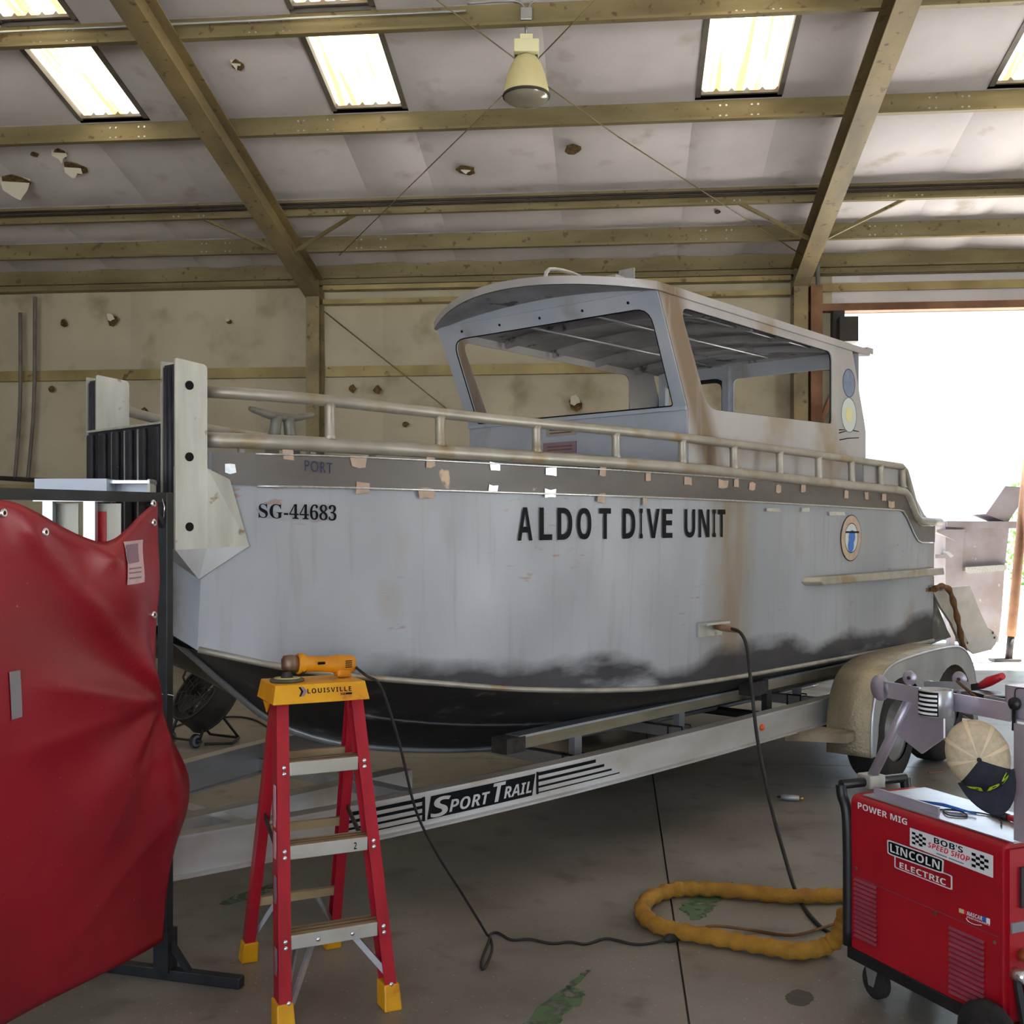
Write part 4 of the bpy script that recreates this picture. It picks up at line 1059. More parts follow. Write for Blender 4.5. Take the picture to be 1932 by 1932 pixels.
# stern plate (trim tab held up behind the transom) and its arms
ys = P(0, .40, 0).y
o_ = [BOAT.pix(x, y, ys) for x, y in ((1792, 1108), (1828, 1105), (1848, 1155), (1862, 1185), (1872, 1190), (1880, 1203), (1877, 1215), (1868, 1226), (1836, 1234), (1822, 1222))]
cen = sum((p.x for p in o_)) / len(o_)
tabp = MB().plate([[(p.x, p.z) for p in o_]], (0, ys, 0), (1, 0, 0), (0, 0, 1), .016).build('trim_tab', TRAL, boat)
o_ = [BOAT.pix(x, y, ys - .03) for x, y in ((1757, 1110), (1790, 1108), (1800, 1150), (1826, 1210), (1816, 1222), (1795, 1175), (1775, 1145))]
MB().plate([[(p.x, p.z) for p in o_]], (0, ys - .02, 0), (1, 0, 0), (0, 0, 1), .02).build('tab_arm', PIPEA, tabp)
for x, y in ((1874, 1194), (1877, 1203), (1826, 1213)):
    p = BOAT.pix(x, y, ys - .012); MB().cyl(p, p + Vector((0, .004, 0)), .011, 12).build('tab_hole', INK, tabp)
MB().bar(BOAT.pix(1745, 1113, ys - .02), BOAT.pix(1775, 1111, ys - .02), .02, .03).build('tab_hinge', RUST, tabp)
# black block whose colour stands in for shade under the aft ledge
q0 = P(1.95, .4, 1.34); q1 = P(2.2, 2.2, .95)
MB().bb((q0.x, q0.y, q1.z), (q0.x + .1, q1.y, q0.z)).build('shade_block', RUBBER, boat)

# ================================================================== the trailer
trailer = tag(empty('boat_trailer', BOAT), 'aluminium tandem-axle trailer carrying the workboat', 'trailer')
RAIL = [(-5.6, 1.30, .44), (-4.22, .92, .465), (-3.39, .70, .487), (-2.5, .555, .508), (-1.6, .455, .53), (-.7, .395, .55), (.2, .365, .563), (2.6, .36, .60)]
CT = 1.36
def rail_beam(fl):
    mb = MB(); n = 40; pr = []
    h, fw, th = .165, .075, .010
    prof = [(-fw / 2, 0), (fw / 2, 0), (fw / 2, -th), (th / 2, -th), (th / 2, -h + th), (fw / 2, -h + th), (fw / 2, -h), (-fw / 2, -h), (-fw / 2, -h + th), (-th / 2, -h + th), (-th / 2, -th), (-fw / 2, -th)]
    vs = []
    for i in range(n + 1):
        s = -5.6 + i / n * 8.2; w = tab(RAIL, s); z = tab(RAIL, s, 2)
        if fl: w = 2 * CT - w
        for a, b in prof: vs.append((s, w + a, z + b))
    m = len(prof)
    fs = [(i * m + k, (i + 1) * m + k, (i + 1) * m + (k + 1) % m, i * m + (k + 1) % m) for i in range(n) for k in range(m)]
    mb.add(vs, fs)
    return mb
fr = rail_beam(False).build('frame_rail', TRAL, trailer); rail_beam(True).build('frame_rail', TRAL, trailer)
# logo on the outer web of the rail
def rail_map(s, v, out=.0):                             # v from 0 (bottom flange) to 1 (top)
    w = tab(RAIL, s); z = tab(RAIL, s, 2); return Vector((s, w - .006 - out, z - .165 + .165 * v))
def rail_s(px):
    k = (px - CX) / F
    lo, hi = -5.0, 1.5
    for _ in range(50):
        m_ = (lo + hi) / 2; q = BOAT.wor((m_, tab(RAIL, m_), 0))
        if q.x / q.y < k: lo = m_
        else: hi = m_
    return m_
def rail_strip(name, pa, pb, v0, v1, m, out=.001, skew=0.0):
    a, b = rail_s(pa), rail_s(pb); n = 10; vs = []
    for i in range(n + 1):
        s = a + (b - a) * i / n; vs += [rail_map(s - skew, v0, out), rail_map(s + skew, v1, out)]
    return MB().add(vs, [(2 * i, 2 * i + 2, 2 * i + 3, 2 * i + 1) for i in range(n)]).build(name, m, fr)
rail_strip('logo_panel', 808, 1005, .20, .80, INK, .001, .01)
for k, (v0, v1, e) in enumerate(((.70, .80, 1122), (.52, .60, 1138), (.35, .41, 1152), (.20, .235, 1167))):
    rail_strip('logo_stripe', 1012, e, v0 + .02, v1 + .02, INK, .001)
    rail_strip('logo_stripe', 640 + k * 3, 796, v0, v1, INK, .001)
rail_strip('logo_stripe', 795, 800, .18, .82, INK, .0012); rail_strip('logo_stripe', 1010, 1014, .2, .84, INK, .0012)
for body, pa, pb, v0, v1 in ((boldit('S'), 810, 848, .22, .74), (boldit('PORT'), 845, 922, .27, .60), (boldit('T'), 928, 952, .26, .78), (boldit('RAIL'), 948, 1000, .30, .62)):
    a, b = rail_s(pa), rail_s(pb)
    lettering('logo_lettering', body, lambda x, y: rail_map(a + (b - a) * x, v0 + (v1 - v0) * y, .003), TRAL, fr)
s = rail_s(1435); MB().lathe([(.0, .018), (.012, .016), (.02, .006), (.02, 0)], rail_map(s, .5) , (0, -1, 0), 14).build('marker_light', ORANGE, trailer)
# tongue, cross members, bunks
MB().bb((-6.0, CT - .05, .30), (-2.6, CT + .05, .40)).build('tongue_beam', TRAL, trailer)
for s in (-3.75, -2.95, -1.9, -.9, .6, 1.9):
    w = tab(RAIL, s); z = tab(RAIL, s, 2)
    c_ = MB().bb((s - .035, w + .0, z - .15), (s + .035, 2 * CT - w, z - .09)).build('cross_member', ALUB, trailer)
    if s > -2.4:
        for side in (0, 1):
            y = .80 if side == 0 else 2 * CT - .80
            up = MB().bb((s - .03, y - .02, z - .09), (s + .03, y + .02, .54)).build('bunk_bracket', ALU, trailer)
            for dx in (-.045, .045):
                MB().tube([(s + dx, y - .05, z - .16), (s + dx, y - .05, z - .08), (s + dx, y + .05, z - .08), (s + dx, y + .05, z - .16)], .006, 6).build('u_bolt', DARKST, up)
for fl in (0, 1):
    y = .80 if not fl else 2 * CT - .80
    bk_ = MB().bar((-2.42, y, .575), (2.4, y, .585), .09, .06).build('bunk', WOODB, trailer)
    MB().bar((-2.40, y, .606), (2.38, y, .616), .092, .012).build('bunk_cover', ALU, bk_)
    MB().bar((-2.50, y, .57), (-2.36, y, .57), .1, .075).build('bunk_end_wrap', CARPET, bk_)
    y = .60 if not fl else 2 * CT - .60
    bk_ = MB().bar((-.42, y, .66), (2.4, y, .675), .09, .06).build('bunk', WOODB, trailer)
    MB().bar((-.28, y, .692), (2.38, y, .708), .092, .012).build('bunk_cover', ALU, bk_)
    MB().bar((-.46, y, .655), (-.27, y, .655), .1, .085).build('bunk_end_wrap', CARPET, bk_)
    for s in (-.2, .9, 2.0):
        MB().bb((s - .03, y - .02, .40), (s + .03, y + .02, .64)).build('bunk_bracket', DARKST, trailer)
for s in (.47, 1.37):
    MB().cyl((s, .15, .33), (s, 2 * CT - .15, .33), .032, 12).build('axle', DARKST, trailer)
    for y0 in (.03, 2 * CT - .25):
        wheel = MB().lathe([(.20, .0), (.27, -.004), (.32, .012), (.338, .04), (.342, .07), (.342, .15), (.338, .18), (.32, .208), (.27, .224), (.20, .22)], (s, y0, .343), (0, 1, 0), 36).build('tyre', TYRE, trailer)
        mb = MB()
        MB().lathe([(.0, .04), (.06, .035), (.08, .06), (.16, .07), (.185, .03), (.205, .012), (.205, .21), (.16, .16), (.0, .16)], (s, y0, .343), (0, 1, 0), 28).build('wheel_rim', WHEELM, wheel)
# fenders with tread plate tops
FP = [(0.0, .24), (0.005, .42), (.03, .55), (.09, .66), (.18, .73), (.30, .775), (.5, .80), (.9, .815), (1.35, .815), (1.55, .79), (1.70, .72), (1.80, .60), (1.85, .42), (1.86, .24)]
FPs = [(p.x, p.z) for p in smooth_path([Vector((a, 0, b)) for a, b in FP], 4)]
for fl in (0, 1):
    y0, y1 = (0, .29) if not fl else (2 * CT - .29, 2 * CT)
    mb = MB(); vs = []
    for a, b in FPs: vs += [(a, y0, b), (a, y1, b)]
    n = len(FPs)
    mb.add(vs, [(2 * i, 2 * i + 1, 2 * i + 3, 2 * i + 2) for i in range(n - 1)], True)
    f_ = mb.build('fender', FENDM, trailer)
    sol = f_.modifiers.new('thickness', 'SOLIDIFY'); sol.thickness = .006
    yo = 0 if not fl else 2 * CT
    low = []
    for a in range(0, 181, 12): low.append((1.37 + .375 * math.cos(math.radians(a)), .36 + .33 * math.sin(math.radians(a))))
    low2 = []
    for a in range(0, 181, 12): low2.append((.47 + .375 * math.cos(math.radians(a)), .36 + .33 * math.sin(math.radians(a))))
    out = [p for p in FPs] + [(1.80, .24), (1.745, .36)] + low[1:-1] + [(.995, .42), (.845, .42)] + low2[1:-1] + [(.095, .36), (.06, .24)]
    MB().plate([out], (0, yo, 0), (1, 0, 0), (0, 0, 1), .006).build('fender_skirt', ALU, f_)
    MB().tube([(a, yo, b) for a, b in FPs], .009, 6).build('fender_edge', ALUB, f_)
# step bracket ahead of the fender
st = MB().add([(-.34, .40, .398), (-.004, .40, .398), (-.004, .10, .392), (-.13, .10, .392), (-.34, .40, .345), (-.004, .40, .345), (-.004, .10, .335), (-.13, .10, .335)],
         [(0, 1, 2, 3), (7, 6, 5, 4), (0, 4, 5, 1), (1, 5, 6, 2), (2, 6, 7, 3), (3, 7, 4, 0)]).build('step_bracket', WOODB, trailer)
mb = MB()
for k in range(4): mb.bb((-.008, .12 + k * .03, .35), (-.002, .14 + k * .03, .365))
mb.build('weld_bead', ALUB, trailer)

# winch stand of the trailer: two uprights carrying channel pieces, with a bright sheet behind
def tl(px, py, Y): return BOAT.loc(at(px, py, Y))
wst = MB(); Yw = 4.06
def wbar(x0, x1, yt, yb, Y, dep, name, m, parent):
    a = at(x0, yt, Y); b = at(x1, yb, Y); mb = MB()
    vs = []
    for dy in (0, dep):
        for x, z in ((a.x, b.z), (b.x, b.z), (b.x, a.z), (a.x, a.z)): vs.append(BOAT.loc(Vector((x, Y + dy, z))))
    mb.add(vs, [(0, 1, 2, 3), (7, 6, 5, 4), (0, 4, 5, 1), (1, 5, 6, 2), (2, 6, 7, 3), (3, 7, 4, 0)])
    return mb.build(name, m, parent)
wbox = wbar(65, 201, 903, 940, Yw, .09, 'winch_stand', ALUD, trailer)
wbar(201, 283, 906, 912, Yw + .03, .08, 'channel_flange', ALUB, wbox); wbar(201, 283, 906, 936, Yw + .10, .008, 'channel_web', ALUD, wbox); wbar(200, 283, 932, 938, Yw + .03, .08, 'channel_flange', ALUB, wbox)
wbar(278, 283, 904, 938, Yw + .03, .07, 'channel_end', POSTM, wbox)
wbar(80, 99, 940, 1560, Yw, .03, 'upright', ALUB, wbox); wbar(157, 179, 940, 1560, Yw, .03, 'upright', ALUB, wbox)
wbar(62, 202, 942, 946, Yw - .01, .09, 'stand_plate', ALUB, wbox)
wbar(101, 148, 950, 1300, Yw + .05, .006, 'bright_sheet', POSTM, wbox); wbar(180, 228, 950, 1300, Yw + .05, .006, 'bright_sheet', POSTM, wbox)
wbar(182, 200, 965, 1300, Yw + .046, .003, 'red_reflection', TREDH, wbox)  # red strip painted as a reflection in the bright sheet

# ================================================================== stepladder
ladder = tag(empty('stepladder', LAD), 'short red fibreglass stepladder with yellow top and feet, before the trailer rail', 'ladder')
ZT = 1.045
def fr_(x0, x1, z): t = z / ZT; return Vector((x0 + (x1 - x0) * t, .22 * t, z))
def rr_(x0, x1, z): t = z / ZT; return Vector((x0 + (x1 - x0) * t, .68 - .38 * t, z))
def channel(a, b, inward, dep, flange, name, front):
    mb = MB(); d = (b - a).normalized()
    yv = Vector((0, 1, 0)); yv = (yv - d * yv.dot(d)).normalized(); xv = Vector((inward, 0, 0)); xv = (xv - d * xv.dot(d)).normalized()
    def slab(x0, x1, y0, y1):
        vs = [p + xv * x + yv * y for p in (a, b) for x, y in ((x0, y0), (x1, y0), (x1, y1), (x0, y1))]
        mb.add(vs, [(0, 1, 2, 3), (7, 6, 5, 4), (0, 4, 5, 1), (1, 5, 6, 2), (2, 6, 7, 3), (3, 7, 4, 0)])
    slab(0, .006, 0, dep); slab(.006, flange, 0, .006); slab(.006, flange, dep - .006, dep)
    return mb.build(name, LADR, ladder)
for x0, x1, inw in ((0, .045, 1), (.41, .35, -1)):
    channel(fr_(x0, x1, .04), fr_(x0, x1, ZT), inw, .068, .042, 'front_rail', True)
    channel(rr_(x0 + (.02 if inw > 0 else -.02), x1 + (.01 if inw > 0 else -.01), .03) - Vector((0, .05, 0)), rr_(x0, x1, ZT) - Vector((0, .05, 0)), inw, .05, .036, 'rear_rail', False)
    for base, dep, yo in ((Vector((x0, -.006, 0)), .085, 0), (rr_(x0 + (.02 if inw > 0 else -.02), x1, 0) - Vector((0, .056, 0)), .066, 0)):
        mb = MB(); xa, xb_ = (base.x - .008, base.x + .055) if inw > 0 else (base.x - .055, base.x + .008)
        sl = .02 if yo == 0 and base.y < .3 else -.03
        vs = [(xa, base.y, 0), (xb_, base.y, 0), (xb_, base.y + dep, 0), (xa, base.y + dep, 0), (xa + .004, base.y + sl, .085), (xb_ - .004, base.y + sl, .085), (xb_ - .004, base.y + dep + sl - .004, .085), (xa + .004, base.y + dep + sl - .004, .085)]
        mb.add(vs, [(3, 2, 1, 0), (4, 5, 6, 7), (0, 1, 5, 4), (1, 2, 6, 5), (2, 3, 7, 6), (3, 0, 4, 7)])
        mb.build('foot', LADY, ladder, bevel=.006)
riv0 = None
def rivet(p, parent):
    global riv0
    if riv0 is None:
        riv0 = MB().lathe([(0, .006), (.005, .005), (.0085, .001), (.0085, 0)], (0, 0, 0), (0, -1, .2), 10).build('rivet', CHROME, parent); riv0.location = p
    else: share(riv0, 'rivet', parent, Matrix.Translation(p))
for k, z in enumerate((.285, .563, .83)):
    l = fr_(0, .045, z) ; r = fr_(.41, .35, z); xl, xr_ = l.x + .042, r.x - .042; y = l.y
    st_ = MB().bb((xl - .036, y + .004, z - .008), (xr_ + .036, y + .085, z)).build('step', STEPT, ladder)
    MB().bb((xl, y - .002, z - .045), (xr_, y + .006, z + .001)).build('step_lip', STEP, st_, bevel=.003)
    MB().bb((xl - .03, y + .078, z - .04), (xr_ + .03, y + .086, z)).build('step_lip', STEP, st_)
    for g in (.032, .06): MB().bb((xl - .03, y + g, z), (xr_ + .03, y + g + .006, z + .001)).build('tread_groove', TREADL, st_)
    for dz_ in (-.014, -.034):
        rivet(Vector((l.x + .022, y - .002 + .21 * dz_, z + dz_)), st_); rivet(Vector((r.x - .022, y - .002 + .21 * dz_, z + dz_)), st_)
    if k == 0:
        for x in (xl + .09, xr_ - .09): rivet(Vector((x, y - .004, z - .022)), st_)
        MB().bar(Vector((xl + .085, y + .03, z - .03)), Vector((l.x + .035, .03, .075)), .012, .02).build('knee_brace', ALUB, ladder)
        MB().bar(Vector((xr_ - .085, y + .03, z - .03)), Vector((r.x + .005, .03, .09)), .012, .02).build('knee_brace', ALUB, ladder)
        MB().bar(Vector((xl + .04, y + .06, z - .03)), Vector((l.x + .03, .06, .11)), .01, .018).build('knee_brace', ALUB, ladder)
    if k == 1:
        lettering('step_number', bold('2'), lambda x, yy: Vector((xr_ - .05 + .010 * x, y - .0035, z - .036 + .024 * yy)), INK, st_)
for x in (.035, .385): rivet(fr_(x, x, .085) + Vector((0, -.002, 0)), ladder)
for z in (.25, .54, .82):
    l = rr_(.02, .055, z); r = rr_(.39, .34, z)
    MB().bar(l + Vector((0, -.03, 0)), r + Vector((0, -.03, 0)), .022, .03).build('rear_bar', STEPT, ladder)
l = rr_(.02, .055, .25)
MB().bar(l + Vector((.10, -.03, -.01)), rr_(.02, .055, .08) + Vector((.02, -.03, 0)), .01, .016).build('knee_brace', ALUB, ladder)
MB().bar(rr_(.39, .34, .25) + Vector((-.10, -.03, -.01)), rr_(.39, .34, .08) + Vector((-.01, -.03, 0)), .01, .016).build('knee_brace', ALUB, ladder)
for x0, x1, i_ in ((.05, .05, 1), (.36, .35, -1)):
    a = fr_(x0, x1, .52) + Vector((0, .05, 0)); b = rr_(x0, x1, .60) + Vector((0, -.05, 0)); m_ = (a + b) / 2 + Vector((0, 0, -.015))
    MB().bar(a, m_, .006, .022).bar(m_, b, .006, .022).build('spreader', DARKST, ladder)
# moulded top cap
xa, xb_ = .03, .345; ya, yb = .17, .385
mb = MB(); z0, z1 = 1.03, 1.093
mb.add([(xa - .012, ya - .012, z0), (xb_ + .012, ya - .012, z0), (xb_ + .012, yb + .01, z0), (xa - .012, yb + .01, z0), (xa, ya + .004, z1), (xb_, ya + .004, z1), (xb_, yb, z1), (xa, yb, z1)],
       [(3, 2, 1, 0), (4, 5, 6, 7), (0, 1, 5, 4), (1, 2, 6, 5), (2, 3, 7, 6), (3, 0, 4, 7)])
mb.add([(xa - .013, .24, z0), (xa - .013, .30, z0), (xa - .008, .27, z0 - .04), (xa + .0, .24, z0), (xa + .0, .30, z0), (xa - .004, .27, z0 - .04)], [(0, 2, 1), (3, 4, 5), (0, 3, 5, 2), (1, 2, 5, 4)])
cap = mb.build('top_cap', LADY, ladder, bevel=.007)
def capf(x, z): t = (z - z0) / (z1 - z0); return Vector((x, ya - .013 + .016 * t, z))
lettering('cap_lettering', bold('LOUISVILLE'), lambda x, y: capf(.138 + .155 * x, 1.062 + .016 * y), INK, cap, spacing=1.25)
lettering('cap_lettering', bold('300'), lambda x, y: capf(.252 + .018 * x, 1.05 + .008 * y), INK, cap)
MB().add([capf(x, z) for x, z in ((.272, 1.051), (.294, 1.051), (.294, 1.057), (.272, 1.057))], [(0, 1, 2, 3)]).build('cap_lettering', INK, cap)
for dx, m_ in ((0, INK), (.007, LGREY)):
    MB().add([capf(x + dx, z) - Vector((0, dx * .05, 0)) for x, z in ((.108, 1.085), (.118, 1.085), (.131, 1.070), (.118, 1.054), (.108, 1.054), (.117, 1.070))], [(0, 1, 2, 5), (5, 2, 3, 4)]).build('cap_chevron', m_, cap)
for z in (.20, .42, .56, .66):
    p = fr_(0, .045, z) + Vector((-.001, .034, 0))
    MB().box(p, (.0015, .03, .10 if z < .6 else .2)).build('warning_label', PAPER if z > .5 else DUCT, ladder)

# ================================================================== angle grinder on the ladder
grinder = tag(empty('angle_grinder', LAD), 'worn yellow angle grinder lying on the stepladder top', 'angle grinder')
gz0 = 1.093; gy = .285
body = MB().lathe([(.0, 0), (.036, 0), (.038, .012), (.036, .022), (.029, .03), (.028, .07), (.029, .12), (.033, .135), (.034, .19), (.028, .205), (.0, .206)], (.135, gy, gz0 + .058), (1, 0, -.06), 20).build('motor_body', GRINY, grinder)
MB().bb((.27, gy - .028, gz0 + .004), (.325, gy + .028, gz0 + .05)).build('rear_grip', GRINY, body, bevel=.01)
for k in range(4): MB().bb((.298 + k * .0001, gy - .036, gz0 + .04 + k * .007), (.322, gy - .032, gz0 + .043 + k * .007)).build('vent_slot', INK, body)
MB().bb((.20, gy - .033, gz0 + .055), (.225, gy - .0275, gz0 + .064)).build('maker_mark', INK, body)
head = MB().lathe([(.0, .036), (.022, .034), (.03, .02), (.03, -.01), (.024, -.02), (.0, -.022)], (.108, gy, gz0 + .055), (0, .1, 1), 18).build('gear_head', GEARM, grinder)
MB().cyl((.10, gy, gz0 + .055), (.138, gy, gz0 + .057), .028, 16).build('gear_neck', GEARM, head)
MB().lathe([(.014, .035), (.02, .02), (.021, .008), (.0, .008)], (.095, gy - .01, gz0), (0, 0, 1), 16).build('spindle', DARKST, head)
dsk = MB().lathe([(.0, .012), (.03, .012), (.055, .010), (.06, .006), (.058, .0), (.0, .0)], (.095, gy - .012, gz0 + .001), (0, 0, 1), 28).build('flap_disc', DISC, grinder)
MB().lathe([(.022, .0135), (.045, .013), (.045, .011)], (.095, gy - .012, gz0 + .001), (0, 0, 1), 28).build('disc_face', DISCL, dsk)
g_end = LAD.wor((.335, gy, gz0 + .045))
def hang(pts): return smooth_path(pts, 8)
def gp(px, py, z=.006): return ground(px, py, z)
e0 = gp(918, 1762, .006)
path = [g_end, at(690, 1274, 3.86), at(715, 1290, 3.88), at(735, 1340, 3.92), at(758, 1420, 3.98), at(785, 1530, 4.06), at(825, 1612, 4.15), at(868, 1680, 4.25), at(902, 1735, 4.34), e0,
        gp(926, 1772), gp(928, 1795), gp(915, 1824), gp(909, 1826), gp(910, 1808), gp(922, 1776), gp(926, 1762, .012), gp(940, 1760), gp(965, 1773), gp(1000, 1772), gp(1040, 1780), gp(1075, 1777), gp(1105, 1781), gp(1140, 1771), gp(1165, 1774), gp(1195, 1781), gp(1225, 1780), gp(1255, 1773, .012)]
path = [LAD.loc(p) for p in path]
cord = MB().tube(hang(path), .0052, 8).build('power_cord', CORD, grinder)
pe = LAD.loc(gp(1253, 1773, .012)); pf = LAD.loc(gp(1296, 1764, .012))
MB().tube([pe, pe.lerp(pf, .2), pe.lerp(pf, .8), pf], [.008, .019, .016, .012], 10).build('plug', CORD, cord)
ext = MB().tube(hang([gp(1297, 1764, .01), gp(1320, 1754, .05), gp(1350, 1747, .065), gp(1420, 1755, .01), gp(1480, 1764, .01), gp(1520, 1760, .01), gp(1600, 1735, .01)]), .006, 8).build('extension_cord', BROWNL)
tag(ext, 'thin tan extension cord across the inside of the yellow hose loop', 'cord')

# ================================================================== welding screen
screen = tag(empty('welding_screen', SCR), 'red vinyl welding curtain tied to a black tube frame', 'welding screen')
MB().bb((-.02, -.02, .04), (.02, .02, 1.755)).build('post', SCRF, screen, bevel=.003)
MB().bb((1.83, -.02, .04), (1.87, .02, 1.755)).build('post', SCRF, screen, bevel=.003)
MB().bar((-.02, 0, 1.737), (1.87, 0, 1.70), .032, .034).build('top_bar', SCRF, screen)
for x in (0, 1.85):
    MB().bb((x - .02, -.31, 0), (x + .02, .31, .04)).build('foot', SCRF, screen, bevel=.004)
    MB().bar((x, .015, .14), (x, .10, .03), .02, .02).build('foot_brace', SCRF, screen); MB().bb((x - .03, -.03, .03), (x + .03, .03, .18)).build('foot_socket', SCRF, screen)
MB().bar((.0, .0, 1.62), (.10, .0, 1.72), .02, .02).build('corner_brace', SCRF, screen)
def sp2(px, py): q = SCR.pix(px, py, .03); return q.x, q.z
topc = sorted([sp2(*p) for p in ((299, 946), (285, 955), (262, 972), (235, 995), (205, 1015), (178, 1022), (150, 1014), (110, 995), (70, 972), (35, 952), (10, 944))])
topc += [(topc[-1][0] + .12, topc[-1][1] + .0), (1.2, 1.60), (1.5, 1.58), (1.82, 1.68)]
rightc = [(1.73, sp2(299, 946)[0]), (1.55, sp2(301, 1050)[0]), (1.20, sp2(301, 1250)[0]), (1.02, sp2(302, 1320)[0]), (.90, sp2(318, 1390)[0]), (.78, sp2(338, 1450)[0]), (.70, sp2(347, 1485)[0]), (.60, sp2(338, 1530)[0]), (.5, sp2(322, 1588)[0]), (.35, sp2(310, 1670)[0]), (.15, sp2(303, 1740)[0])]
rightc = sorted(rightc)
tie = Vector(sp2(302, 1322))
RIDGES = [(sp2(15, 962), sp2(300, 1312), .032, .05), (sp2(215, 1065), sp2(30, 960), .022, .035), (sp2(160, 1080), sp2(295, 960), .018, .04), (sp2(302, 1325), sp2(60, 1290), .016, .03), (sp2(302, 1330), sp2(40, 1420), .014, .035), (sp2(310, 1380), sp2(180, 1620), .012, .04), (sp2(340, 1500), sp2(120, 1800), .012, .05)]
def curtain(u, v):
    xt0 = topc[0][0]
    zb = .165 + .02 * math.sin(3 * u)
    z_t = tab(topc, xt0 + (1.82 - xt0) * u)
    z = z_t + (zb - z_t) * v
    xr0 = tab(rightc, z); x = xr0 + (1.82 - xr0) * u
    d = Vector((x, z)) - tie; r = d.length; a = math.atan2(d.y, d.x)
    y = .028
    y += .022 * math.sin(a * 7.0 + .6) * math.exp(-r * 1.9) * min(1, r * 8)              # creases fanning out of the tie
    y += .045 * math.exp(-((x - .30) / .20) ** 2 - ((z - 1.44) / .12) ** 2)                # pocket under the drooping hem
    for (ax_, az_), (bx_, bz_), amp, wd in RIDGES:                                       # pulled creases
        ux, uz = bx_ - ax_, bz_ - az_; ll = math.hypot(ux, uz); ux /= ll; uz /= ll
        al = (x - ax_) * ux + (z - az_) * uz; dd = abs((x - ax_) * uz - (z - az_) * ux)
        y += amp * math.exp(-dd / wd) * max(0, min(1, (al + .05) / .15)) * max(0, min(1, (ll + .05 - al) / .15))
    y += .030 * math.exp(-((x + .02) / .16) ** 2 - ((z - .70) / .2) ** 2)
    y += .010 * math.sin(x * 6 + z * 3.0) * v + .014 * v * math.sin(u * 9)
    return Vector((x, y, z))
cur = MB().grid(lambda u, v: curtain(u ** 1.2, v), 70, 70).build('curtain', CURT, screen)
sol = cur.modifiers.new('thickness', 'SOLIDIFY'); sol.thickness = .002
def cur_inv(x, z):                                       # depth of the curtain at (x,z)
    u = max(0, min(1, (x - tab(rightc, z)) / (1.82 - tab(rightc, z)))); lo, hi = 0.0, 1.0
    for _ in range(24):
        mdl = (lo + hi) / 2
        if curtain(u, mdl).z > z: lo = mdl
        else: hi = mdl
    return curtain(u, mdl).y
def cur_near(px, py, off=.004):
    y = .03
    for _ in range(4):
        q = SCR.pix(px, py, y); y = cur_inv(q.x, q.z)
    return Vector((q.x, y + off, q.z))
def cur_quad(name, pxs, m, n=6, off=.004):
    c4 = [cur_near(x, y, 0) for x, y in pxs]
    def fn(a, b):
        p = (c4[0] * (1 - a) + c4[1] * a) * (1 - b) + (c4[3] * (1 - a) + c4[2] * a) * b
        return Vector((p.x, cur_inv(p.x, p.z) + off, p.z))
    return MB().grid(fn, n, n).build(name, m, cur)
cur_quad('paper_label', [(231, 1022), (268, 1018), (270, 1098), (238, 1104)], PAPER)
cur_quad('label_print', [(236, 1028), (258, 1025), (260, 1060), (240, 1064)], LGREY, off=.0055)
for y in (1072, 1080, 1090): cur_quad('label_print', [(241, y), (264, y - 3), (264, y), (241, y + 3)], LGREY, 4, off=.0055)
cur_quad('tape_patch', [(15, 1268), (36, 1264), (40, 1352), (20, 1358)], DUCT)
for x, y in ((84, 1004), (289, 986), (289, 1160), (288, 950), (5, 968)):
    p = cur_near(x, y, .004)
    MB().lathe([(.006, .003), (.011, .004), (.014, .001), (.014, -.002)], p, (0, 1, 0), 14).build('grommet', CHROME, cur)
MB().tube([Vector((.03, .03, 1.03)), Vector((-.005, .04, 1.02)), Vector((-.028, .0, 1.025)), Vector((0, -.028, 1.03)), Vector((.03, .01, 1.03))], .002, 6).build('wire_tie', CHROME, screen)
MB().tube([Vector((.05, .02, 1.73)), Vector((.05, .03, 1.70)), Vector((.05, .025, 1.66))], .002, 6).build('wire_tie', CHROME, screen)

# ================================================================== floor fan under the bow
fl_ = ground(385, 1402)
fan = tag(empty('floor_fan', loc=(fl_.x, fl_.y, 0), rz=-.5), 'black drum floor fan on wheels, beneath the bow', 'fan')
fc = Vector((.02, .0, .36)); ax = Vector((-.25, -.75, .6)).normalized()
for h in (-.09, .09):
    for r in (.26, .20, .14, .08):
        pts = MB().lathe([(r, h)], fc, ax, 24).v
        MB().tube(pts, .004 if r < .26 else .010, 5, closed=True).build('guard_ring', FANB, fan)
    pr = MB().lathe([(.26, h), (.05, h * 1.15)], fc, ax, 24).v
    for k in range(0, 24, 2): MB().cyl(pr[k], pr[24 + k], .0035, 4).build('guard_spoke', FANB, fan)
MB().lathe([(.262, -.09), (.262, .09)], fc, ax, 28).build('drum', FANB, fan)
MB().lathe([(.0, -.13), (.06, -.12), (.07, -.04), (.05, .0), (.0, .0)], fc, ax, 16).build('motor', FANB, fan)
for k in range(4):
    a = k * PI / 2; q1 = MB().lathe([(.05, .02), (.22, .04), (.22, .0), (.05, -.01)], fc, ax, 16).v
    i0 = k * 4; i1 = (k * 4 + 2) % 16
    MB().add([q1[i0], q1[16 + i0], q1[16 + i1], q1[48 + i1]], [(0, 1, 2, 3)]).build('blade', FANB, fan)
